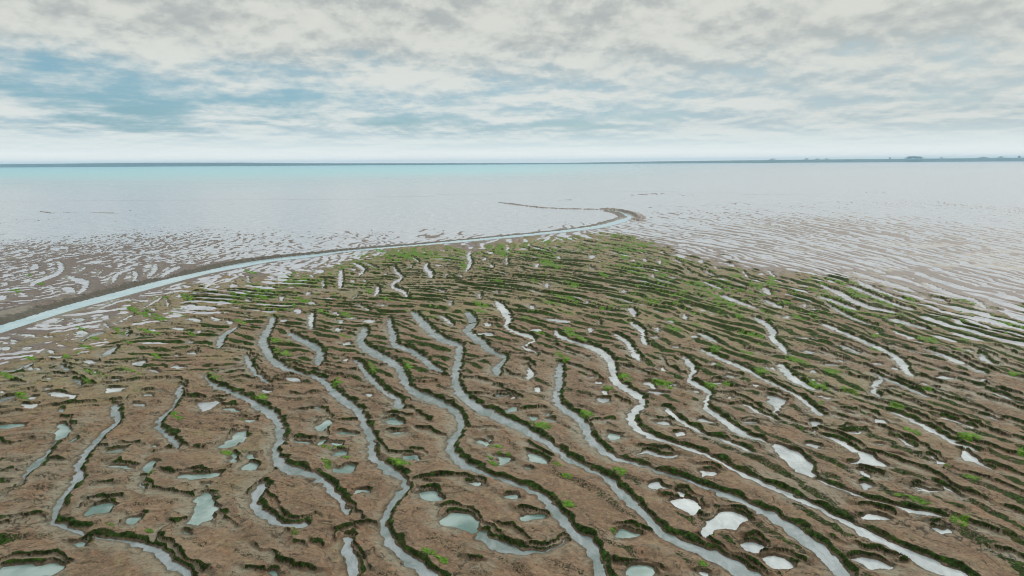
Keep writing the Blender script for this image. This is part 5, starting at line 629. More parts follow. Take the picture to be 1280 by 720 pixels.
["m",0.8,[32.37,183.71,32.71,178.5]]],"dirs":[[18.5,28.81,0.028,-0.076],[9.0,27.47,0.046,-0.077],[-1.46,27.6,0.074,-0.098],[25.96,41.46,0.035,-0.114],[14.24,44.89,0.066,-0.146],[39.04,63.67,0.021,-0.223],[20.05,64.18,0.092,-0.207],[61.26,92.1,-0.024,-0.374],[31.1,100.89,0.089,-0.495],[95.56,145.13,-0.057,-0.613],[4.64,64.59,0.144,-0.155],[6.72,94.22,0.211,-0.179],[-6.26,64.89,0.166,-0.108],[-16.58,72.89,0.19,-0.074],[-24.26,59.07,0.166,-0.061],[-38.74,59.42,0.109,0.055],[-32.62,49.58,0.091,0.047],[-24.45,51.53,0.12,0.011],[-26.38,39.54,0.082,0.025],[-20.01,29.3,0.06,0.022],[-12.54,34.59,0.1,-0.043],[-6.72,27.67,0.079,-0.043],[-72.2,105.24,0.021,0.343],[-59.18,113.95,0.015,0.504],[-42.38,124.12,0.054,0.719],[-34.07,153.11,0.125,1.087],[-16.06,172.36,0.261,1.61],[1.85,150.9,0.37,1.057],[-14.7,88.36,0.211,-0.008],[22.1,133.78,0.243,-0.439]],"weed_edge":[[-1.1506,45.3],[-0.7774,52.33],[-0.6275,59.98],[-0.5274,70.19],[-0.4576,82.21],[-0.368,92.31],[-0.2242,112.4],[-0.1507,119.44],[-0.0468,123.48],[0.071,135.91],[0.1415,144.61],[0.1889,128.2],[0.2485,110.0],[0.3084,98.51],[0.3799,94.52],[0.4994,88.72],[0.6091,76.86],[0.6951,69.3],[0.7668,69.95],[1.1552,62.76]],"left_edge":[[-1.1152,95.02],[-0.7567,107.36],[-0.6848,112.78],[-0.5773,123.18],[-0.4516,132.66],[-0.3406,139.09],[-0.2226,149.52],[-0.0933,161.49],[0.0709,170.4],[0.1762,181.12]],"creek_line":[[-1.1545,42.81],[-0.7709,62.37],[-0.6708,71.3],[-0.5968,78.41],[-0.5282,86.43],[-0.4554,95.82],[-0.4072,101.87],[-0.3592,107.78],[-0.3116,111.85],[-0.2831,114.44],[-0.2522,118.35],[-0.2048,122.07],[-0.1504,126.24],[-0.0938,131.48],[-0.0113,140.3],[0.071,151.25],[0.126,162.22],[0.154,175.22],[0.1714,189.19],[1.1176,313.09]],"greens":[[-60.91,82.45,1.95,-1.38,1.15,-1.62],[-61.45,87.58,1.26,-0.94,0.99,-1.46],[-35.95,60.83,0.93,-0.62,0.68,-1.2],[-36.11,67.12,2.27,-1.66,0.75,-1.45],[-33.11,60.46,1.78,-1.21,0.47,-0.89],[-37.41,77.14,1.48,-1.22,0.88,-1.88],[-40.37,71.08,1.13,-0.83,0.88,-1.61],[-40.65,62.49,1.0,-0.65,0.47,-0.76],[-32.84,56.53,0.84,-0.54,0.29,-0.53],[-36.74,58.25,0.9,-0.57,0.4,-0.67],[-33.86,67.79,1.5,-1.14,0.43,-0.89],[-67.56,94.26,0.95,-0.72,1.17,-1.68],[-28.72,59.47,0.63,-0.45,0.27,-0.58],[-32.6,78.94,1.71,-1.52,0.59,-1.49],[-29.56,77.86,1.9,-1.72,0.49,-1.35],[-17.32,80.68,0.86,-0.93,0.38,-1.85],[-16.98,67.32,1.22,-1.12,0.25,-1.02],[-26.35,64.4,0.88,-0.69,0.39,-1.01],[-15.08,58.84,1.05,-0.87,0.14,-0.57],[-20.57,57.04,0.73,-0.55,0.26,-0.75],[-14.18,75.02,1.09,-1.15,0.16,-0.9],[-23.27,74.85,1.47,-1.37,0.27,-0.9],[-37.31,95.94,1.81,-1.85,0.55,-1.45],[-19.41,68.52,0.86,-0.78,0.25,-0.91],[-19.37,56.75,0.72,-0.54,0.24,-0.74],[-17.56,111.07,2.62,-3.88,0.44,-2.86],[-22.9,118.57,1.89,-2.78,0.49,-2.61],[6.26,74.84,1.4,-2.04,-0.12,-1.43],[5.12,59.21,0.77,-0.88,-0.13,-1.58],[5.89,56.95,0.43,-0.48,-0.08,-0.8],[1.83,63.99,1.02,-1.19,-0.02,-0.67],[-3.44,71.64,1.07,-1.26,0.04,-0.99],[-3.28,68.06,0.85,-0.96,0.03,-0.75],[2.87,85.9,0.58,-0.9,-0.04,-1.17],[-1.63,86.06,0.83,-1.21,0.02,-1.18],[-1.57,113.32,1.08,-2.05,0.04,-2.98],[5.77,101.13,1.88,-3.63,-0.22,-3.93],[12.28,90.57,0.67,-1.33,-0.21,-1.55],[4.14,72.26,0.95,-1.29,-0.05,-0.84],[7.4,83.99,1.03,-1.71,-0.1,-1.12],[9.0,69.65,0.42,-0.6,-0.1,-0.78],[-6.86,100.04,0.78,-1.21,0.2,-3.1],[-15.58,113.97,1.98,-3.08,0.53,-3.98],[2.25,58.99,0.68,-0.73,-0.02,-0.57],[12.06,74.21,0.7,-1.13,-0.11,-0.71],[23.28,71.52,0.61,-1.26,-0.41,-1.31],[15.37,63.96,0.51,-0.77,-0.18,-0.8],[14.67,60.33,0.65,-0.91,-0.19,-0.83],[20.93,58.24,0.71,-1.13,-0.31,-0.89],[29.65,65.31,0.31,-0.71,-0.42,-0.97],[27.67,64.31,0.41,-0.86,-0.28,-0.67],[32.49,83.69,0.44,-1.42,-0.75,-1.99],[23.21,84.01,0.6,-1.43,-0.36,-1.34],[22.79,75.71,0.66,-1.4,-0.27,-0.92],[15.49,72.78,0.51,-0.87,-0.18,-0.85],[29.44,71.5,0.34,-0.84,-0.46,-1.15],[29.55,81.56,0.39,-1.09,-0.37,-1.06],[29.93,89.26,0.62,-1.93,-0.57,-1.76],[33.85,87.84,0.27,-0.94,-0.64,-1.7],[20.32,90.94,0.56,-1.34,-0.34,-1.57],[18.14,109.45,0.88,-2.39,-0.48,-2.97],[35.73,79.23,0.22,-0.77,-0.53,-1.2],[22.22,65.16,0.29,-0.53,-0.18,-0.55],[17.2,61.63,0.42,-0.64,-0.17,-0.62],[20.28,55.19,0.35,-0.52,-0.14,-0.4],[36.44,78.69,0.25,-0.89,-0.62,-1.38],[40.34,79.39,0.24,-1.03,-0.5,-1.01],[39.41,75.65,0.42,-1.63,-0.55,-1.1],[40.18,73.34,0.44,-1.75,-0.55,-1.04],[40.0,69.54,0.48,-1.78,-0.6,-1.09],[38.23,65.78,0.33,-1.07,-0.47,-0.84],[42.4,76.51,0.31,-1.43,-0.5,-0.94],[31.47,57.42,0.32,-0.69,-0.43,-0.81],[46.47,66.28,0.3,-1.62,-0.58,-0.85],[45.92,61.51,0.39,-1.86,-0.66,-0.92],[40.54,58.33,0.39,-1.27,-0.45,-0.67],[38.39,55.9,0.19,-0.53,-0.41,-0.62],[35.3,55.71,0.48,-1.17,-0.49,-0.82],[34.13,67.75,0.34,-0.95,-0.43,-0.89],[43.36,73.69,0.28,-1.33,-0.4,-0.7],[41.9,63.59,0.35,-1.34,-0.5,-0.79],[34.22,72.21,0.36,-1.07,-0.38,-0.84],[36.23,73.91,0.34,-1.12,-0.33,-0.7],[43.59,58.25,0.11,-0.43,-0.48,-0.67],[-36.8,47.7,0.93,-0.49,0.5,-0.68],[-38.52,52.51,1.24,-0.7,0.38,-0.55],[-30.44,47.95,1.39,-0.78,0.32,-0.54],[-30.0,46.1,0.5,-0.28,0.33,-0.54],[-28.05,48.29,1.03,-0.6,0.26,-0.47],[-28.21,52.29,0.65,-0.41,0.28,-0.54],[-32.09,42.81,0.8,-0.4,0.54,-0.77],[-35.27,53.84,0.82,-0.49,0.3,-0.48],[-35.42,52.44,0.6,-0.35,0.41,-0.64],[-35.81,55.57,1.06,-0.65,0.31,-0.51],[-20.13,38.91,0.51,-0.27,0.25,-0.52],[-18.41,52.99,1.0,-0.71,0.3,-0.92],[-12.1,45.22,0.53,-0.35,0.26,-1.02],[-15.23,34.01,0.53,-0.26,0.15,-0.36],[-16.38,42.37,0.59,-0.35,0.33,-0.91],[-21.31,46.83,0.77,-0.47,0.31,-0.73],[-16.26,38.72,0.22,-0.12,0.12,-0.31],[-8.68,33.22,0.47,-0.25,0.07,-0.31],[-9.34,34.54,0.49,-0.27,0.05,-0.21],[-10.36,48.72,0.55,-0.41,0.23,-1.17],[-7.25,39.76,0.27,-0.17,0.05,-0.27],[-7.8,49.07,0.4,-0.31,0.18,-1.19],[-13.31,40.0,0.36,-0.21,0.1,-0.33],[-10.23,34.66,0.6,-0.32,0.06,-0.21],[-0.91,34.45,0.39,-0.24,0.01,-0.25],[-1.12,32.91,0.33,-0.2,0.01,-0.19],[1.61,37.18,0.62,-0.43,-0.03,-0.66],[6.43,44.03,0.33,-0.29,-0.08,-0.59],[3.82,51.14,0.57,-0.56,-0.08,-1.08],[4.47,38.89,0.44,-0.33,-0.06,-0.57],[-0.39,33.39,0.42,-0.25,0.0,-0.27],[10.27,44.8,0.63,-0.61,-0.2,-0.94],[15.44,49.07,0.26,-0.31,-0.12,-0.4],[22.0,49.47,0.45,-0.63,-0.24,-0.57],[17.92,47.17,0.4,-0.48,-0.22,-0.6],[16.41,53.39,0.37,-0.48,-0.28,-0.94],[21.35,50.55,0.31,-0.44,-0.31,-0.76],[13.44,44.4,0.33,-0.34,-0.19,-0.66],[18.66,52.4,0.35,-0.47,-0.19,-0.55],[20.41,44.43,0.35,-0.43,-0.36,-0.83],[14.63,44.71,0.25,-0.26,-0.16,-0.51],[7.81,45.9,0.58,-0.54,-0.14,-0.88],[22.97,47.26,0.38,-0.53,-0.28,-0.6],[22.24,35.91,0.33,-0.34,-0.28,-0.49],[35.76,52.48,0.23,-0.53,-0.36,-0.55],[22.0,42.76,0.39,-0.48,-0.27,-0.56],[19.28,40.56,0.17,-0.18,-0.18,-0.39],[23.68,40.11,0.29,-0.35,-0.21,-0.39],[20.94,43.92,0.28,-0.33,-0.36,-0.81],[35.56,46.26,0.22,-0.46,-0.37,-0.5],[24.91,35.09,0.4,-0.44,-0.28,-0.43],[26.31,33.2,0.18,-0.2,-0.28,-0.39],[27.36,43.31,0.23,-0.33,-0.19,-0.32],[29.08,53.11,0.32,-0.6,-0.24,-0.47],[-17.69,29.11,0.38,-0.16,0.08,-0.15],[-18.04,31.76,0.31,-0.14,0.23,-0.44],[-15.01,25.93,0.21,-0.08,0.13,-0.25],[-16.97,26.58,0.35,-0.13,0.07,-0.13],[-9.5,32.56,0.28,-0.14,0.17,-0.65],[-5.75,32.5,0.62,-0.33,0.09,-0.55],[-8.93,25.73,0.19,-0.08,0.08,-0.24],[-0.99,32.34,0.33,-0.19,0.01,-0.46],[2.23,31.99,0.27,-0.16,-0.02,-0.29],[2.64,30.65,0.26,-0.15,-0.02,-0.2],[-3.3,24.28,0.33,-0.14,0.03,-0.22],[-2.75,23.68,0.29,-0.12,0.03,-0.26],[2.41,27.84,0.27,-0.14,-0.02,-0.28],[4.11,25.95,0.12,-0.06,-0.04,-0.25],[7.12,23.42,0.18,-0.09,-0.06,-0.23],[5.19,31.18,0.32,-0.2,-0.07,-0.43],[7.94,25.24,0.17,-0.09,-0.05,-0.16],[8.76,24.59,0.13,-0.07,-0.05,-0.16],[21.98,30.44,0.29,-0.25,-0.18,-0.26],[18.73,26.36,0.32,-0.23,-0.25,-0.38],[18.04,28.14,0.34,-0.26,-0.15,-0.26],[17.39,28.52,0.25,-0.19,-0.1,-0.18],[19.52,26.94,0.14,-0.1,-0.09,-0.13],[21.59,31.75,0.13,-0.11,-0.16,-0.25]],"flat_end":238.5}''')

# ------------------------------------------------------------------ noise helpers (periodic tiles)
def smooth01(x, a, b):
    t = np.clip((x - a) / (b - a), 0, 1); return t * t * (3 - 2 * t)
def tile(n, lo, hi, seed):
    """band-limited periodic noise, n x n texels, frequencies lo..hi cycles per tile"""
    g = np.random.default_rng(seed)
    f = np.fft.fft2(g.standard_normal((n, n)))
    k = np.hypot(*np.meshgrid(np.fft.fftfreq(n) * n, np.fft.fftfreq(n) * n))
    f *= smooth01(k, lo * 0.6, lo) * (1 - smooth01(k, hi, hi * 1.6))
    r = np.real(np.fft.ifft2(f)); return (r / r.std()).astype(np.float32)
def fractal(n, lo, slope, seed):
    g = np.random.default_rng(seed)
    f = np.fft.fft2(g.standard_normal((n, n)))
    k = np.hypot(*np.meshgrid(np.fft.fftfreq(n) * n, np.fft.fftfreq(n) * n)); k[0, 0] = 1e9
    f *= smooth01(k, lo * 0.6, lo) * k ** (-slope) * (1 - smooth01(k, n * .22, n * .45))
    r = np.real(np.fft.ifft2(f)); return (r / r.std()).astype(np.float32)
def samp(t, x, y):
    n = t.shape[0]
    xf = np.floor(x); yf = np.floor(y)
    fx = (x - xf).astype(np.float32); fy = (y - yf).astype(np.float32)
    x0 = xf.astype(np.int64) % n; y0 = yf.astype(np.int64) % n; x1 = (x0 + 1) % n; y1 = (y0 + 1) % n
    return (t[y0, x0] * (1 - fx) + t[y0, x1] * fx) * (1 - fy) + (t[y1, x0] * (1 - fx) + t[y1, x1] * fx) * fy
T_band = tile(1024, 42, 85, 1)        # about 64 periods per tile -> 16 texels a period
T_frac = fractal(1024, 4, 1.1, 2)     # broad fractal
T_fine = fractal(1024, 40, 0.9, 3)
T_soft = fractal(1024, 4, 1.9, 12)
T_warp1 = tile(512, 20, 60, 4); T_warp2 = tile(512, 20, 60, 5)

# ------------------------------------------------------------------ grid of the flat: dense near the viewer, coarser outwards
Fp = 853.0
CP, SP = math.cos(PITCH), math.sin(PITCH)
ang = np.concatenate([np.linspace(math.atan(15/620.), math.atan(15/21.6), int(960)),
                      np.linspace(math.atan(15/21.6), math.atan(15/9.), 90)[1:]])
# rows evenly spaced on the picture height: go through tan(angle - pitch)
tt = np.tan(ang[:int(960)] - PITCH); tt = np.linspace(tt[0], tt[-1], int(960))
ang[:int(960)] = np.arctan(tt) + PITCH
Yr = 15.0 / np.tan(ang)
ratio = np.concatenate([np.linspace(-1.7, -0.84, 60)[:-1], np.linspace(-0.84, 0.84, int(1640)), np.linspace(0.84, 1.7, 60)[1:]])
depth = Yr * CP + 15.0 * SP
X = (ratio[None, :] * depth[:, None]).astype(np.float64)
Y = np.repeat(Yr[:, None], len(ratio), 1)
NR, NC = X.shape
pix = depth / Fp                      # metres per picture pixel across
pixY = np.abs(np.gradient(Yr))        # row spacing
PX = np.repeat(pix[:, None], NC, 1); 

# wavy shift, so that no outline is straight
def fbm2(t, x, y, wl):                # wl = metres per period for band tiles (512 tile, 40 periods)
    s = 12.8 / wl; return samp(t, x * s, y * s)
wa = 0.026 + 0.0009 * Y
WX = X + wa * fbm2(T_warp1, X, Y, 1.1) * 0.9 + 0.30 * wa * fbm2(T_warp2, X, Y, 0.42)
WY = Y + wa * fbm2(T_warp2, X + 50, Y, 1.3) * 1.3 + 0.35 * wa * fbm2(T_warp1, X, Y + 31, 0.5)

# ------------------------------------------------------------------ distance to every outline
D = np.full(X.shape, 99.0, np.float32); NX = np.zeros(X.shape, np.float32); NY = np.ones(X.shape, np.float32)
FID = np.full(X.shape, -1, np.int32); INS = np.full(X.shape, -1, np.int32)
row_of = lambda y: np.searchsorted(-Yr, -y)       # Yr runs downwards
feats = SURVEY['fx']
def block(x0, x1, y0, y1):
    r0 = max(0, int(row_of(y1)) - 1); r1 = min(NR, int(row_of(y0)) + 1)
    if r1 <= r0: return None
    dA = Yr[r0:r1] * CP + 15 * SP
    lo = min((x0 / dA).min(), (x0 / dA).max()); hi = max((x1 / dA).min(), (x1 / dA).max())
    c0 = max(0, int(np.searchsorted(ratio, lo)) - 1); c1 = min(NC, int(np.searchsorted(ratio, hi)) + 1)
    return None if c1 <= c0 else (slice(r0, r1), slice(c0, c1))
for i, (kind, bank, pts) in enumerate(feats):
    P = np.array(pts, float).reshape(-1, 2); closed = kind in 'spc'
    n = len(P)
    my = P[:, 1].mean(); REACH = 2.6 if my < 90 else 4.5
    if kind == 'c': REACH = 9.0
    for a in range(n if closed else n - 1):
        p = P[a]; q = P[(a + 1) % n]
        b = block(min(p[0], q[0]) - REACH, max(p[0], q[0]) + REACH, min(p[1], q[1]) - REACH, max(p[1], q[1]) + REACH)
        if b is None: continue
        x = WX[b] - p[0]; y = WY[b] - p[1]; e = q - p; L2 = max((e * e).sum(), 1e-9)
        t = np.clip((x * e[0] + y * e[1]) / L2, 0, 1)
        vx = x - t * e[0]; vy = y - t * e[1]; dd = np.sqrt(vx * vx + vy * vy)
        if kind == 'k': dd = dd + 0.03
        m_ = dd < D[b]
        D[b][m_] = dd[m_]; FID[b][m_] = i
        NX[b][m_] = (vx / (dd + 1e-6))[m_]; NY[b][m_] = (vy / (dd + 1e-6))[m_]
    if closed:
        b = block(P[:, 0].min() - .6, P[:, 0].max() + .6, P[:, 1].min() - .9, P[:, 1].max() + .9)
        if b is None: continue
        x = WX[b]; y = WY[b]; ins = np.zeros(x.shape, bool)
        for a in range(n):
            p = P[a]; q = P[(a + 1) % n]
            if p[1] == q[1]: continue
            ins ^= ((p[1] > y) != (q[1] > y)) & (x < (q[0] - p[0]) * (y - p[1]) / (q[1] - p[1]) + p[0])
        INS[b][ins] = i
inside = INS >= 0
bank_amp = np.array([f[1] for f in feats] + [1.0], np.float32)[FID]
kinds = np.array([f[0] for f in feats] + ['-'])
dry = (kinds[FID] == 'k') | (kinds[FID] == 'm')
creekf = kinds[FID] == 'c'
farbar = kinds[FID] == 'm'

# ------------------------------------------------------------------ direction of the ridges, and noise smeared along it
dirs = np.array(SURVEY['dirs'])          # x, y, dx, dy in metres
def direction(x, y):
    cx = 0; sx = 0
    # distances compared in bearing and log range, so near and far controls weigh alike
    bx = x / (y + 6); ly = np.log(y + 6)
    for (px, py, ex, ey) in dirs:
        w_ = 1.0 / (((bx - px / (py + 6)) * 2.2) ** 2 + ((ly - math.log(py + 6)) * 1.3) ** 2 + 0.004) ** 1.5
        a2 = 2 * math.atan2(ey, ex); cx = cx + w_ * math.cos(a2); sx = sx + w_ * math.sin(a2)
    a = 0.5 * np.arctan2(sx, cx); return np.cos(a), np.sin(a)
gx, gy = np.meshgrid(np.arange(0, NC, 16), np.arange(0, NR, 12))
ii = np.clip(np.arange(0, NR + 12, 12), 0, NR - 1); jj = np.clip(np.arange(0, NC + 16, 16), 0, NC - 1)
xs = X[np.ix_(ii, jj)]; ys = Y[np.ix_(ii, jj)]
bx = xs / (ys + 6); ly = np.log(ys + 6); c2 = 0; s2 = 0
for (px, py, ex, ey) in dirs:
    w_ = 1.0 / (((bx - px / (py + 6)) * 2.2) ** 2 + ((ly - math.log(py + 6)) * 1.3) ** 2 + 0.004) ** 1.5
    a2 = 2 * math.atan2(ey, ex); c2 = c2 + w_ * math.cos(a2); s2 = s2 + w_ * math.sin(a2)
nrm = np.hypot(c2, s2); c2 /= nrm; s2 /= nrm
def up(a):
    r = np.arange(NR) / 12.0; c = np.arange(NC) / 16.0
    r0 = np.minimum(r.astype(int), a.shape[0] - 2); c0 = np.minimum(c.astype(int), a.shape[1] - 2)
    fr = (r - r0)[:, None]; fc = (c - c0)[None, :]
    return (a[np.ix_(r0, c0)] * (1 - fc) + a[np.ix_(r0, c0 + 1)] * fc) * (1 - fr) + (a[np.ix_(r0 + 1, c0)] * (1 - fc) + a[np.ix_(r0 + 1, c0 + 1)] * fc) * fr
TH = 0.5 * np.arctan2(up(s2), up(c2)); EX, EY = np.cos(TH), np.sin(TH)
MX = 0.75 * samp(T_soft, X * 22, Y * 22); MY = 0.75 * samp(T_soft, X * 22 + 300, Y * 22 + 90)
def smear(wl, L, n, ox=0, oy=0, me=1.0):
    s = 16.0 / wl; acc = np.zeros(X.shape, np.float32); wsum = 0
    for k in np.linspace(-1, 1, n):
        w_ = 1 - 0.7 * k * k
        acc += w_ * samp(T_band, (X + me * MX + EX * k * L + ox) * s, (Y + me * MY + EY * k * L + oy) * s); wsum += w_
    return acc / acc.std()
ridge1 = smear(2.0, 6.0, 23, 0, 0, 0.40)
ridge2 = smear(3.6, 9.5, 19, 91, 17, 0.5)
fine1 = smear(0.42, 0.7, 9, 33, 5)

# ------------------------------------------------------------------ zones
B = X / Y
def ybound(name):
    a = np.array(SURVEY[name]); return np.interp(B, a[:, 0], a[:, 1])
y_weed = ybound('weed_edge'); y_left = ybound('left_edge'); y_creek = ybound('creek_line')
wob = 1 + 0.06 * samp(T_frac, X * 3.1, Y * 1.6) 
Yw = Y * wob
RIGHT = smooth01(B, 0.10, 0.20)
in_flat_r = smooth01(Yw / y_weed + 0.02 * samp(T_frac, X * 9, Y * 5), 0.95, 1.09)                                    # beyond the weedy edge
beyond_creek = smooth01(Y / y_creek, 0.985, 1.005) * (1 - RIGHT)
near = 1 - smooth01(Y, 38, 62)
braid = smooth01(Yw / y_weed, 0.86, 0.99) * (1 - smooth01(B, -0.35, 0.0))          # wet braided mud this side of the creek
mid = (1 - near)
# base level and ridge height
off = 0.16 * near + (0.105 + 0.035 * samp(T_soft, X * 6, Y * 6)) * mid; amp = 0.060 * near + 0.125 * mid
rim = smooth01(Yw / y_weed, 0.80, 1.0) * smooth01(B, -0.1, 0.1)
off = off - 0.030 * mid * smooth01(B, 0.05, 0.35) - 0.028 * rim
outer = smooth01(np.abs(B), 0.76, 0.86) * near
amp = amp + 0.10 * outer
off = off * (1 - braid) + 0.025 * braid; amp = amp * (1 - braid) + 0.085 * braid
tflat = np.clip((Y - y_weed) / np.maximum(SURVEY['flat_end'] - y_weed, 10), 0, 1.3)
offR = -0.006 - 0.062 * tflat; ampR = 0.050 + 0 * tflat
off = off * (1 - in_flat_r) + offR * in_flat_r; amp = amp * (1 - in_flat_r) + ampR * in_flat_r
tl = np.clip((Y - y_creek) / np.maximum(y_left - y_creek, 8), 0, 3)
offL = np.where(tl < 1, 0.002 - 0.017 * tl, -0.015 - 0.05 * (tl - 1)) - 0.05 * smooth01(B, -0.55, -0.25); ampL = 0.065
offL = offL - 0.02 * smooth01(B, -0.2, 0.0)
off = off * (1 - beyond_creek) + offL * beyond_creek; amp = amp * (1 - beyond_creek) + ampL * beyond_creek
flatness = np.clip(np.maximum(in_flat_r, beyond_creek), 0, 1)

rr = ridge1 * 0.85 + ridge2 * 0.35 * smooth01(Y, 45, 80)
rr_far = smear(2.6, 7.0, 19, 11, 37, 0.6)
rr_left = 0.8 * smear(1.7, 3.2, 13, 7, 3, 0.8) + 0.45 * samp(T_fine, X * 6, Y * 3.5)
rmix = smooth01(Y, 95, 150)
rr = rr * (1 - rmix) + rr_far * rmix
lmix = np.clip(beyond_creek * smooth01(-B, 0.05, 0.35) + 0.7 * braid, 0, 1)
rr = rr * (1 - lmix) + rr_left * lmix
rr = rr + 0.15 * samp(T_soft, X * 14, Y * 14) + 0.10 * samp(T_fine, X * 7, Y * 7) * smooth01(Y, 45, 70)
# saw-toothed: gentle towards one side, short and steep towards the viewer's left
dome = np.tanh(rr * 0.9)
H0 = off + amp * (dome * 0.9 + 0.25 * rr)
H0 += 0.035 * samp(T_soft, X * 2.3, Y * 2.3) * (1 - flatness) + 0.012 * samp(T_soft, X * 2.3, Y * 2.3) * flatness

# ------------------------------------------------------------------ banks and beds
BXd, BYd = 0.55, 0.83                                                # the steep banks lie on this side of every channel
ndot = np.where(creekf, -0.70 * NX + 0.71 * NY, NX * BXd + NY * BYd)
s = smooth01(ndot, -0.30, 0.45)
jit = samp(tile(1024, 30, 90, 21), X * 9, Y * 9)
leftness = smooth01(-B, 0.30, 0.55)
A = 0.165 * bank_amp * (1 + 0.22 * jit)
A = A * (1 - 0.75 * flatness) * (1 - 0.55 * braid)
A = np.where(creekf, 0.42 * smooth01(-B, 0.05, 0.6) + 0.08 + 0.25 * smooth01(B, 0.10, 0.16), A)
A = np.where(farbar, 0.55 * bank_amp, A)
wb = np.where(creekf, 0.8 + 1.6 * leftness, 0.195 + 0.0013 * Y + 0.03 * jit)
thin = (kinds[FID] == 'k') | (kinds[FID] == 'p')
wb = np.maximum(wb * np.where(thin, 0.60, 1.05), 0.10)
hb0 = np.where(dry, 0.06, 0.028)
hb0 = np.where(farbar, -0.02, hb0)
steep = hb0 + A * smooth01(D, 0.0, wb)
gentle_w = np.where(creekf, 1.5 + 3 * leftness, 0.9)
t_g = smooth01(D, 0.0, gentle_w)
hb0 = np.where(flatness > 0.5, np.minimum(hb0, 0.008), hb0)
gentle = hb0 * (1 - t_g) + (np.where(flatness > 0.5, H0, np.maximum(H0, 0.03) * 0.9)) * t_g
reach = np.where(creekf, 3.2 + 2.6 * leftness, np.where(Y < 90, 2.3, 3.6))
t_s = smooth01(D, wb * 0.9, reach)
steepf = steep * (1 - t_s) + H0 * t_s
t_e = smooth01(D, reach * 0.55, reach)
H = s * steepf + (1 - s) * (gentle * (1 - t_e) + H0 * t_e)
H = np.where(FID < 0, H0, H)
H = np.where(inside, -0.02 - 0.10 * smooth01(D, 0, 0.35), H)

# fine relief: lumps, pits and little cracks; weedy banks are ragged
lump = samp(T_fine, X * 9, Y * 9); lump2 = samp(T_fine, X * 24 + 100, Y * 24)
steepband = s * smooth01(D, 0.02, 0.12) * (1 - smooth01(D, wb * 0.65, wb * 1.15 + 0.06)) * (FID >= 0)
H += np.where(inside, 0, (0.007 * lump * (1 - 0.6 * flatness) * (1 - 0.7 * steepband) + 0.003 * fine1 * (1 - flatness) + 0.006 * steepband * np.abs(lump2) * (1 - flatness)))
wnz = samp(tile(1024, 100, 300, 18), X * 30, Y * 24)
crackn = smear(1.5, 1.3, 9, 61, 13, 0.5) + 0.30 * samp(T_fine, X * 14, Y * 14)
crack = (1 - smooth01(np.abs(crackn), 0.04, 0.17 + 0.0015 * Y)) * smooth01(samp(T_frac, X * 6 + 40, Y * 6) + 0.5 * lump + 0.4 * wnz, -0.35, 0.5) * (1 - flatness)
H -= np.where(inside, 0, 0.022 * crack)
shore = np.where((FID >= 0) & ~inside & ~dry, 1 - smooth01(D, 0.02, 0.16 + 0.002 * Y), 0)
H = H.astype(np.float32)

# ------------------------------------------------------------------ cover masks
# where ridges face the viewer steeply, weed clings as on the channel banks
gH_y = np.gradient(H0, axis=0) / np.gradient(Y, axis=0); gH_x = np.gradient(H0, axis=1) / np.gradient(X, axis=1)
face = gH_x * BXd + gH_y * BYd
midface = smooth01(face, 0.075, 0.17) * smooth01(samp(T_fine, X * 5 + 3, Y * 5) + samp(T_soft, X * 9, Y * 9), -3.0, -0.6) * np.clip(smooth01(Y, 36, 58) + 0.25 + 0.40 * smooth01(B, 0.0, 0.3) + outer, 0, 1) * (1 - flatness) * (1 - 0.5 * braid) * smooth01(D, 0.1, 0.5)
wn = samp(tile(1024, 130, 380, 8), X * 40, Y * 26) * 0.8 + 0.3 * samp(T_fine, X * 26 + 7, Y * 26 + 77)
weed = steepband * smooth01(A, 0.05, 0.16)
weed = weed * (1 - 0.18 * smooth01(samp(tile(1024, 60, 220, 31), X * 30, Y * 30), -0.2, 1.3))
weed_m = np.maximum(weed, midface * 0.85) + 0.30 * wn * (np.maximum(weed, midface) > 0.10)
weed_m = np.where(inside | farbar, 0, weed_m) * (1 - flatness * (1 - creekf))
weed_m = np.where(creekf, (1 - smooth01(D, 0.5, 1.9)) * s * 0.9 + 0.30 * weed_m * (lump > 0.2), weed_m)
weed_m = np.where(inside, 0, weed_m)
weed_mesh = np.where(creekf, 0, weed_m)
green = np.zeros(X.shape, np.float32)
for (gx_, gy_, ax, ay, bx_, by_) in SURVEY['greens']:               # centre and two half axes
    rx = abs(ax) + abs(bx_); ry = abs(ay) + abs(by_)
    ax *= 1.25; ay *= 1.25; bx_ *= 1.3; by_ *= 1.3
    b = block(gx_ - 1.8 * rx, gx_ + 1.8 * rx, gy_ - 1.8 * ry, gy_ + 1.8 * ry)
    if b is None: continue
    det = ax * by_ - ay * bx_
    if abs(det) < 1e-6: continue
    qx = X[b] - gx_; qy = Y[b] - gy_
    a_ = (qx * by_ - qy * bx_) / det; b_ = (ax * qy - ay * qx) / det
    g_ = 1 - (a_ * a_ + b_ * b_); green[b] = np.maximum(green[b], np.clip(g_, 0, 1))
gz = smooth01(Y, 48, 75) * (1 - flatness)                            # a green bloom over the whole middle ground
bloom = smooth01(samp(T_frac, X * 3.3 + 70, Y * 2.2) * 0.8 + 0.5 * rr + 0.7 * smear(1.5, 3.5, 9, 5, 71, 0.4), -0.1, 1.3) * gz * (0.60 + 0.45 * smooth01(Y / y_weed, 0.6, 0.95))
green = np.maximum(green * 1.2, bloom * 0.8)
green_m = np.where(inside, 0, green * (0.75 + 0.55 * samp(T_fine, X * 11 + 5, Y * 11)) + 0.34 * wn * (green > 0.06))
wet = np.where(FID >= 0, (1 - smooth01(D, 0.05, 1.15)) * (1 - 0.8 * s), 0) * (0.6 + 0.4 * samp(T_frac, X * 7, Y * 7))
wet = np.clip(np.maximum(wet, smooth01(samp(T_frac, X * 3 + 9, Y * 3 + 5), 0.9, 2.2) * 0.6), 0, 1)
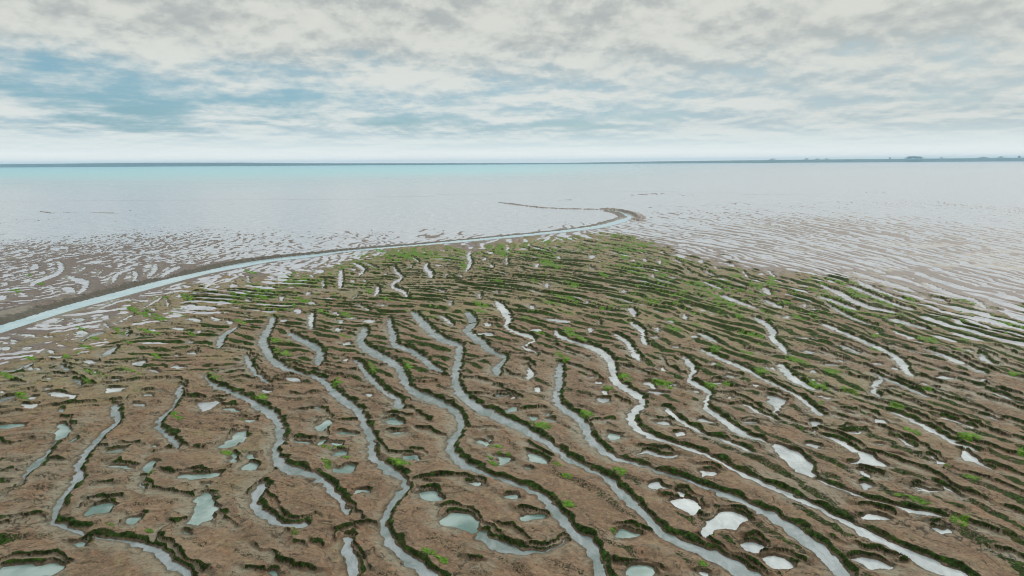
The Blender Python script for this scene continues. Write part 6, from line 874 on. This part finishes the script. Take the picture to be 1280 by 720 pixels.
olive = smooth01(Y + 14 * samp(T_frac, X * 2.1 + 3, Y * 2.1), 38, 80) * (1 - flatness)

def make_grid_mesh(name, mask_q=None, z=None, attrs=None, mat=None):
    """mesh of the grid quads picked by mask_q (NR-1 x NC-1), vertices compacted"""
    Z = H if z is None else z
    idx = np.arange(NR * NC, dtype=np.int64).reshape(NR, NC)
    q = np.stack([idx[:-1, :-1], idx[1:, :-1], idx[1:, 1:], idx[:-1, 1:]], -1)
    q = q.reshape(-1, 4) if mask_q is None else q[mask_q]
    used = np.unique(q); remap = np.full(NR * NC, -1, np.int64); remap[used] = np.arange(len(used))
    co = np.stack([X.ravel()[used], Y.ravel()[used], Z.ravel()[used]], -1).astype(np.float32)
    me = bpy.data.meshes.new(name)
    me.vertices.add(len(co)); me.vertices.foreach_set('co', co.ravel())
    me.loops.add(q.size); me.loops.foreach_set('vertex_index', remap[q].ravel().astype(np.int32))
    me.polygons.add(len(q)); me.polygons.foreach_set('loop_start', np.arange(0, q.size, 4, dtype=np.int32))
    me.polygons.foreach_set('use_smooth', np.ones(len(q), bool))
    me.update(calc_edges=True)
    for k, a in (attrs or {}).items():
        at = me.attributes.new(k, 'FLOAT', 'POINT'); at.data.foreach_set('value', np.ascontiguousarray(a.ravel()[used], dtype=np.float32))
    o = bpy.data.objects.new(name, me); COL.objects.link(o)
    if mat: me.materials.append(mat)
    return o
def mesh_obj(name, verts, faces, mat, parent=None, smooth=False):
    me = bpy.data.meshes.new(name); me.from_pydata([tuple(map(float, v)) for v in verts], [], faces); me.update()
    if smooth: me.polygons.foreach_set('use_smooth', [True] * len(me.polygons))
    o = bpy.data.objects.new(name, me); COL.objects.link(o); o.parent = parent
    if mat: me.materials.append(mat)
    return o

# ------------------------------------------------------------------ materials
def new_mat(name):
    m = bpy.data.materials.new(name); m.use_nodes = True; t = m.node_tree
    b = t.nodes['Principled BSDF']; return m, NT(t), b
def attr(N, name):
    nd = N.n('ShaderNodeAttribute'); nd.attribute_name = name; return nd.outputs['Fac']

mud, N, b = new_mat("mud")
P = N.n('ShaderNodeNewGeometry').outputs['Position']
n1 = N.noise(P, 0.35, 5, 0.6); n2 = N.noise(P, 3.2, 6, 0.65); n3 = N.noise(P, 5.0, 6, 0.82); n5 = N.noise(P, 2.6, 6, 0.75, 0.4); n4 = N.noise(P, 1.1, 4, 0.6)
base = N.mix(N.ss(n1, 0.35, 0.65), (0.118, 0.076, 0.047), (0.168, 0.108, 0.067))
base = N.mix(N.ss(n4, 0.52, 0.70, 0, 0.55), base, (0.185, 0.155, 0.085))          # thin film of algae
base = N.mix(N.m('MULTIPLY', attr(N, 'olive'), 0.8), base, N.mix(N.ss(n4, .35, .65), (0.185, 0.155, 0.085), (0.215, 0.178, 0.105)))
n6 = N.noise(P, 0.75, 6, 0.75, 0.5)
base = N.mix(N.ss(N.noise(P, 1.6, 6, 0.8, 0.8), 0.50, 0.60, 0, 0.55), base, (0.085, 0.066, 0.042))
base = N.mix(N.m('MULTIPLY', attr(N, 'olive'), N.ss(n6, 0.47, 0.60, 0, 0.75)), base, N.mix(n3, (0.075, 0.095, 0.030), (0.14, 0.155, 0.055)))
base = N.mix(N.ss(n6, 0.50, 0.38, 0, 0.35), base, (0.205, 0.152, 0.100))
base = N.mix(N.m('MULTIPLY', attr(N, 'flat'), 0.85), base, (0.068, 0.057, 0.057))
base = N.mix(N.m('MULTIPLY', attr(N, 'wet'), 0.9), base, N.mix(n2, (0.135, 0.132, 0.095), (0.21, 0.20, 0.15)))
base = N.mix(N.ss(n2, 0.53, 0.72, 0, 0.50), base, (0.10, 0.070, 0.045))
base = N.mix(N.ss(n3, 0.515, 0.62, 0, 0.85), base, (0.060, 0.044, 0.028))
base = N.mix(N.ss(n3, 0.47, 0.38, 0, 0.55), base, (0.28, 0.195, 0.128))
base = N.mix(N.ss(n5, 0.55, 0.66, 0, 0.45), base, (0.20, 0.085, 0.045))
base = N.mix(N.ss(n5, 0.46, 0.36, 0, 0.40), base, (0.13, 0.105, 0.06))
base = N.mix(N.m('MULTIPLY', attr(N, 'crack'), 0.88), base, (0.022, 0.020, 0.012))
base = N.mix(N.ss(attr(N, 'weed'), 0.10, 0.50, 0, 0.92), base, N.mix(N.ss(n3, .46, .54), (0.045, 0.036, 0.018), (0.018, 0.017, 0.009)))
N.put(b.inputs['Base Color'], base)
N.put(b.inputs['Specular IOR Level'], N.m('ADD', N.m('MULTIPLY', attr(N, 'flat'), 0.12), 0.22))
N.put(b.inputs['Roughness'], N.m('SUBTRACT', 0.85, N.m('ADD', N.m('MULTIPLY', attr(N, 'wet'), 0.25), N.m('MULTIPLY', attr(N, 'flat'), 0.26))))
bp = N.n('ShaderNodeBump'); bp.inputs['Strength'].default_value = 0.8; bp.inputs['Distance'].default_value = 0.06
N.put(bp.inputs['Height'], N.m('ADD', n3, N.m('MULTIPLY', n2, 0.8))); N.put(b.inputs['Normal'], bp.outputs[0])

def leafy(name, dark, midc, lightc, rough=0.6, bare=None):
    m, N, b = new_mat(name); P = N.n('ShaderNodeNewGeometry').outputs['Position']
    a = N.noise(P, 4.5, 7, 0.85); c = N.noise(P, 1.0, 5, 0.7)
    col = N.mix(N.ss(a, 0.38, 0.55), dark, midc); col = N.mix(N.m('MULTIPLY', N.ss(a, 0.5, 0.68), N.ss(c, 0.36, 0.48)), col, lightc)
    if bare: col = N.mix(N.ss(N.noise(P, 2.7, 6, 0.8), 0.52, 0.62, 0, 0.8), col, bare)
    N.put(b.inputs['Base Color'], col); b.inputs['Roughness'].default_value = rough; b.inputs['Specular IOR Level'].default_value = 0.03
    bp = N.n('ShaderNodeBump'); bp.inputs['Strength'].default_value = 0.8; bp.inputs['Distance'].default_value = 0.05
    N.put(bp.inputs['Height'], a); N.put(b.inputs['Normal'], bp.outputs[0]); return m
weed_mat = leafy("bladder_weed", (0.008, 0.010, 0.004), (0.022, 0.042, 0.009), (0.052, 0.125, 0.012), 0.7, (0.060, 0.042, 0.022))
algae_mat = leafy("green_algae", (0.030, 0.055, 0.012), (0.075, 0.160, 0.018), (0.17, 0.31, 0.03), 0.6, (0.10, 0.11, 0.045))

def water_mat(name, c0, c1, rough=0.06, bump=0.02, scale=2.5, ior=1.33, spec=0.5, randomize=True, streaks=0.45):
    m, N, b = new_mat(name); P = N.n('ShaderNodeNewGeometry').outputs['Position']
    f = N.noise(P, 0.45, 4, 0.55)
    f2 = N.noise(N.v('MULTIPLY', P, (1.0, 0.55, 1.0)), 2.2, 5, 0.65, 1.2)
    f = N.m('ADD', N.m('MULTIPLY', N.ss(f, 0.35, 0.65), 1.0 - streaks), N.m('MULTIPLY', N.ss(f2, 0.38, 0.66), streaks))
    if randomize:
        rnd = N.n('ShaderNodeObjectInfo').outputs['Random']
        f = N.m('ADD', N.m('MULTIPLY', f, 0.75), N.m('MULTIPLY', rnd, 0.35), clamp=True)
    N.put(b.inputs['Base Color'], N.mix(f, c0, c1))
    b.inputs['Roughness'].default_value = rough; b.inputs['IOR'].default_value = ior; b.inputs['Specular IOR Level'].default_value = spec
    w = N.noise(P, scale, 4, 0.6)
    bp = N.n('ShaderNodeBump'); bp.inputs['Strength'].default_value = 1.0; bp.inputs['Distance'].default_value = bump
    N.put(bp.inputs['Height'], w); N.put(b.inputs['Normal'], bp.outputs[0]); return m
stream_mat = water_mat("silty_stream_water", (0.045, 0.080, 0.070), (0.21, 0.24, 0.26), 0.10, 0.010, 5.0, 1.5)
pool_mat = water_mat("pool_water", (0.04, 0.10, 0.085), (0.25, 0.32, 0.31), 0.04, 0.001, 1.5, 1.5, streaks=0.12)
film_mat = water_mat("shallow_water", (0.25, 0.25, 0.28), (0.40, 0.405, 0.445), 0.18, 0.010, 0.9, 1.4, randomize=False)
glare_mat = water_mat("silty_glare_water", (0.17, 0.20, 0.21), (0.42, 0.45, 0.465), 0.09, 0.002, 2.0, 1.5, streaks=0.3)  # silty water made lighter: sky glare painted into its base colour
creek_mat = water_mat("creek_water", (0.22, 0.34, 0.39), (0.34, 0.45, 0.49), 0.10, 0.004, 1.5, 1.4, randomize=False)

# ------------------------------------------------------------------ build the flat
flat = make_grid_mesh('ground', attrs=dict(weed=weed_m, wet=wet, flat=flatness, olive=olive, crack=np.maximum(crack, 0.6 * shore)), mat=mud)
flat['kind'] = 'structure'
def qmask(M, thr): 
    return (M[:-1, :-1] + M[1:, :-1] + M[1:, 1:] + M[:-1, 1:]) * 0.25 > thr
tuft = np.abs(lump2)
zw = (H + 0.005 + 0.005 * tuft * smooth01(weed_m, 0.3, 0.7) * (PX < 0.2)).astype(np.float32)
q = qmask(weed_mesh, 0.50); q[:, :30] &= False; q[:, -30:] &= False
o = make_grid_mesh('seaweed', q, zw, mat=weed_mat); o['kind'] = 'stuff'; o['label'] = 'dark seaweed clinging to the steep mud banks'
zg = (H + 0.014 + 0.016 * tuft * smooth01(green_m, 0.3, 0.7) * (PX < 0.2)).astype(np.float32)
o = make_grid_mesh('green_algae', qmask(green_m, 0.45), zg, mat=algae_mat); o['kind'] = 'stuff'; o['label'] = 'bright green algae in patches on the mud'

# ------------------------------------------------------------------ water: film over the far flat, streams, pools
def sheet(name, pts, z, mat):
    o = mesh_obj(name, [(x, y, z) for x, y in pts], [list(range(len(pts)))], mat); o['kind'] = 'structure'; return o
sheet('shallow_water', [(-12000, 6), (12000, 6), (12000, 11850), (-12000, 11850)], -0.012, film_mat)
sheet('lower_ground', [(-13400, -190), (13400, -190), (13400, 11900), (-13400, 11900)], -1.5, mud)
lvl = 0
for i, (kind, bank, pts) in enumerate(feats):
    if kind not in 'spc': continue
    P_ = np.array(pts, float).reshape(-1, 2)
    if P_[:, 1].mean() > 66 and kind != 'c': continue            # farther ones are filled by the shallow sheet
    g = 0.16 + 0.003 * P_[:, 1].mean()
    ar = 0.5 * np.sum(P_[:, 0] * np.roll(P_[:, 1], -1) - P_[:, 1] * np.roll(P_[:, 0], -1))
    sg = 1 if ar > 0 else -1
    n = len(P_); lvl = (lvl + 1) % 37; z = 0.00045 * lvl - 0.008
    e = np.roll(P_, -1, 0) - P_; e /= np.maximum(np.hypot(e[:, 0], e[:, 1]), 1e-6)[:, None]
    nn = np.stack([e[:, 1], -e[:, 0]], -1) * sg
    vn = nn + np.roll(nn, 1, 0); vn /= np.maximum(np.hypot(vn[:, 0], vn[:, 1]), 0.5)[:, None]
    Q = P_ + vn * g
    mY = P_[:, 1].mean(); bright = mY > (60 if kind == 's' and P_[:, 0].mean() < 3 else 41) or P_[:, 0].mean() / mY > 0.22  # far and right-hand water takes the painted sky glare
    if kind == 'p':
        o = mesh_obj('pool', [(x, y, z) for x, y in Q], [list(range(n))], glare_mat if bright else pool_mat)
    else:
        h = n // 2                                              # left side then right side reversed
        fs = [[a, a + 1, n - 2 - a, n - 1 - a] for a in range(h - 1)]
        nm = 'creek' if kind == 'c' else 'stream'
        if kind == 'c': z += 0.012
        o = mesh_obj(nm, [(x, y, z) for x, y in Q], fs, creek_mat if kind == 'c' else glare_mat if bright else stream_mat)
        if kind == 'c': o['label'] = 'pale blue creek curving through the far mud'
    o['kind'] = 'structure'

# ------------------------------------------------------------------ the sea
sea_mat, N, b = new_mat("sea_water")
P = N.n('ShaderNodeNewGeometry').outputs['Position']
dp = attr(N, 'depth_of_water')
sc = N.v('MULTIPLY', P, (0.004, 0.0012, 0))
f = N.noise(sc, 1.0, 4, 0.6)
dd_ = N.m('ADD', dp, N.m('MULTIPLY', N.m('MULTIPLY', N.m('SUBTRACT', f, 0.5), 1.2), N.m('MULTIPLY', dp, N.m('SUBTRACT', 1.0, dp))), clamp=True)
fa = N.noise(P, 0.45, 4, 0.55); fb = N.noise(N.v('MULTIPLY', P, (1.0, 0.55, 1.0)), 2.2, 5, 0.65, 1.2)
fm = N.m('ADD', N.m('MULTIPLY', N.ss(fa, 0.35, 0.65), 0.55), N.m('MULTIPLY', N.ss(fb, 0.38, 0.66), 0.45))
N.put(b.inputs['Base Color'], N.mix(dd_, N.mix(fm, (0.25, 0.25, 0.28), (0.40, 0.405, 0.445)), (0.23, 0.41, 0.45)))
N.put(b.inputs['Roughness'], N.ss(dd_, 0, 1, 0.18, 0.42)); b.inputs['IOR'].default_value = 1.4
bp = N.n('ShaderNodeBump'); bp.inputs['Distance'].default_value = 0.010; N.put(bp.inputs['Height'], N.noise(P, 0.9, 4, 0.6)); N.put(b.inputs['Normal'], bp.outputs[0])
sy = np.concatenate([np.linspace(300, 1500, 60), np.linspace(1600, 11800, 34)]); sr = np.linspace(-1.3, 1.3, 60)
sv = []; sa = []
def depth_at(r, y):
    left = 1 - float(smooth01(np.array(r), -0.10, 0.42))
    near_edge = 360 + 60 * math.sin(r * 5 + 1)
    return left * float(smooth01(math.log(y), math.log(near_edge - 40), math.log(1700))) 
for y in sy:
    for r in sr: sv.append((r * y, y, 0.004)); sa.append(depth_at(r, y))
nc = len(sr); sf = [[i * nc + j, i * nc + j + 1, (i + 1) * nc + j + 1, (i + 1) * nc + j] for i in range(len(sy) - 1) for j in range(nc - 1)]
# keep only faces with some depth of water
sf = [q_ for q_ in sf if max(sa[k] for k in q_) > 0.0]
sea = mesh_obj('sea', sv, sf, sea_mat); sea['kind'] = 'structure'; sea['label'] = 'turquoise open sea beyond the mudflat'
at = sea.data.attributes.new('depth_of_water', 'FLOAT', 'POINT'); at.data.foreach_set('value', np.array(sa, np.float32))

# ------------------------------------------------------------------ far shores
def land_mat(name, c, c2):
    m, N, b = new_mat(name); P = N.n('ShaderNodeNewGeometry').outputs['Position']
    N.put(b.inputs['Base Color'], N.mix(N.ss(N.noise(P, 0.004, 5, .6), .4, .6), c, c2)); b.inputs['Roughness'].default_value = 0.9; return m
hill_mat = land_mat("far_hills", (0.020, 0.034, 0.030), (0.035, 0.050, 0.036))
field_mat = land_mat("far_shore_fields", (0.035, 0.050, 0.030), (0.060, 0.070, 0.045))
tree_mat = land_mat("far_trees", (0.022, 0.035, 0.018), (0.035, 0.05, 0.022))
bark_mat = land_mat("bark", (0.06, 0.05, 0.04), (0.08, 0.065, 0.05))

def ridge_land(name, top, depth_m, mat):
    """a low range of land: top = [(x, y, height)], cross-section rises from the shore and falls behind"""
    vs, fs = [], []; prof = [(0, 0.0), (0.12, 0.55), (0.35, 0.95), (0.6, 1.0), (1.0, 0.0)]
    for (x, y, h) in top:
        for (a, k) in prof: vs.append((x, y + a * depth_m, -0.3 + k * (h + 0.3)))
    m_ = len(prof)
    for i in range(len(top) - 1):
        for j in range(m_ - 1): fs.append([i * m_ + j, (i + 1) * m_ + j, (i + 1) * m_ + j + 1, i * m_ + j + 1])
    o = mesh_obj(name, vs, fs, mat, smooth=True); o['kind'] = 'structure'; return o
rn = random.Random(5)
K = 10.38                                                             # metres across one survey pixel at the far shore
left_top = [((px - 640) * K, 9000, h) for px, h in [(-420, 40), (-200, 46), (-60, 44), (0, 45), (60, 47), (120, 50), (160, 51), (220, 48), (280, 45), (330, 37), (380, 31), (430, 28), (480, 25), (540, 22), (600, 19), (660, 17), (720, 14)]]
ridge_land('hills', left_top, 900, hill_mat)
right_top = [((px - 640) * K, 9050 - max(0, px - 700) * 0.5, h) for px, h in [(690, 13), (760, 20), (830, 27), (900, 32), (960, 35), (1020, 39), (1080, 41), (1130, 42), (1180, 43), (1230, 45), (1290, 47), (1400, 46), (1600, 44), (1800, 30)]]
ridge_land('coast', right_top, 700, field_mat)
def shore_h(px):
    return float(np.interp(px, [690, 760, 830, 900, 960, 1020, 1080, 1130, 1180, 1230, 1290, 1400, 1600, 1800], [13, 20, 27, 32, 35, 39, 41, 42, 43, 45, 47, 47, 44, 30])) 
def crown_clumps(cx, cy, base, w, dpt, h, n, rnd):
    """many leafy clumps of uneven size filling a crown"""
    vs, fs = [], []
    ico = [(0, 0, 1), (.894, 0, .447), (.276, .851, .447), (-.724, .526, .447), (-.724, -.526, .447), (.276, -.851, .447), (.724, .526, -.447), (-.276, .851, -.447), (-.894, 0, -.447), (-.276, -.851, -.447), (.724, -.526, -.447), (0, 0, -1)]
    icf = [(0,1,2),(0,2,3),(0,3,4),(0,4,5),(0,5,1),(1,6,2),(2,7,3),(3,8,4),(4,9,5),(5,10,1),(6,7,2),(7,8,3),(8,9,4),(9,10,5),(10,6,1),(11,7,6),(11,8,7),(11,9,8),(11,10,9),(11,6,10)]
    for k in range(n):
        a = rnd.uniform(-1, 1); z = rnd.uniform(0.15, 1.0) * (1 - 0.45 * abs(a) ** 3); r = rnd.uniform(.10, .22) * h
        x0, y0, z0 = cx + a * w, cy + rnd.uniform(-1, 1) * dpt, base + z * h - r * .5; o_ = len(vs)
        for (p, q_, s_) in ico:
            j_ = rnd.uniform(.75, 1.25); vs.append((x0 + p * r * j_ * 1.2, y0 + q_ * r * j_, z0 + s_ * r * j_))
        fs += [[i_ + o_ for i_ in f_] for f_ in icf]
    return vs, fs
# a belt of wood along the right-hand coast that reads as one mass
vs, fs = [], []
px = 850.0
while px < 1420:
    if rn.random() < 0.80:
        v_, f_ = crown_clumps((px - 640) * K, 9010 - max(0, px - 700) * .5 + rn.uniform(30, 140), shore_h(px) * .55, 42, 30, rn.uniform(9, 17), 10, rn)
        fs += [[i_ + len(vs) for i_ in q_] for q_ in f_]; vs += v_
    px += rn.uniform(3, 7)
o = mesh_obj('treeline', vs, fs, tree_mat); o['kind'] = 'stuff'; o['label'] = 'thin dark line of woods along the far shore'
def far_tree(px, w, h, n, label, name='tree', cat='tree', group=None):
    root = bpy.data.objects.new(name, None); COL.objects.link(root)
    x = (px - 640) * K; y = 9150 - max(0, px - 700) * .5; z = shore_h(px) * .85
    root.location = (x, y, z); root['label'] = label; root['category'] = cat
    if group: root['group'] = group
    v_, f_ = crown_clumps(0, 0, h * .18, w, w * .6, h * .82, n, rn); mesh_obj('crown', v_, f_, tree_mat, root)
    r0 = max(.6, h * .04); seg = 8
    vv_ = [(r0 * k_ * math.cos(a_ * math.pi / 4), r0 * k_ * math.sin(a_ * math.pi / 4), zz) for k_, zz in ((1.4, -2), (1, h * .15), (.6, h * .6)) for a_ in range(seg)]
    ff_ = [[l_ * seg + a_, l_ * seg + (a_ + 1) % seg, (l_ + 1) * seg + (a_ + 1) % seg, (l_ + 1) * seg + a_] for l_ in range(2) for a_ in range(seg)]
    mesh_obj('trunk', vv_, ff_, bark_mat, root)
far_tree(967.5, 38, 27, 34, 'low clump of trees standing above the far shore, leftmost of the clumps')
far_tree(1009, 22, 24, 22, 'first small tree clump right of the leftmost clump on the far shore')
far_tree(1022, 18, 22, 18, 'middle one of the three close small tree clumps on the far shore')
far_tree(1033, 20, 24, 20, 'rightmost of the three close small tree clumps on the far shore')
far_tree(1110, 14, 24, 18, 'single round tree just left of the long dark wood on the shore')
far_tree(1172, 14, 25, 18, 'single tree just right of the long dark wood on the shore')
far_tree(1222, 46, 25, 40, 'wide low belt of trees on the shore, right of the long wood')
far_tree(1243, 30, 28, 28, 'dark tree clump on the right part of the far shore')
far_tree(1265, 10, 34, 16, 'tallest single tree near the right end of the far shore')
far_tree(1274, 22, 27, 20, 'low tree clump at the right end of the far shore')
# the long dark wood: one grove of tall trees
far_tree(1139, 92, 38, 150, 'long flat-topped dark wood, the most prominent mass on the far shore', 'wood', 'wood')

# ------------------------------------------------------------------ the air
hz = mesh_obj('haze', [(x, y, z) for z in (-3, 74) for x, y in ((-13500, -200), (13500, -200), (13500, 12000), (-13500, 12000))],
              [[3, 2, 1, 0], [4, 5, 6, 7], [0, 1, 5, 4], [1, 2, 6, 5], [2, 3, 7, 6], [3, 0, 4, 7]], None)
hm = bpy.data.materials.new("haze"); hm.use_nodes = True; hm.node_tree.nodes.clear()
hv = hm.node_tree.nodes.new('ShaderNodeVolumePrincipled'); ho = hm.node_tree.nodes.new('ShaderNodeOutputMaterial')
hv.inputs['Color'].default_value = (0.44, 0.76, 1.0, 1); hv.inputs['Density'].default_value = 8e-5
hm.node_tree.links.new(hv.outputs[0], ho.inputs['Volume']); hz.data.materials.append(hm); hz['kind'] = 'stuff'
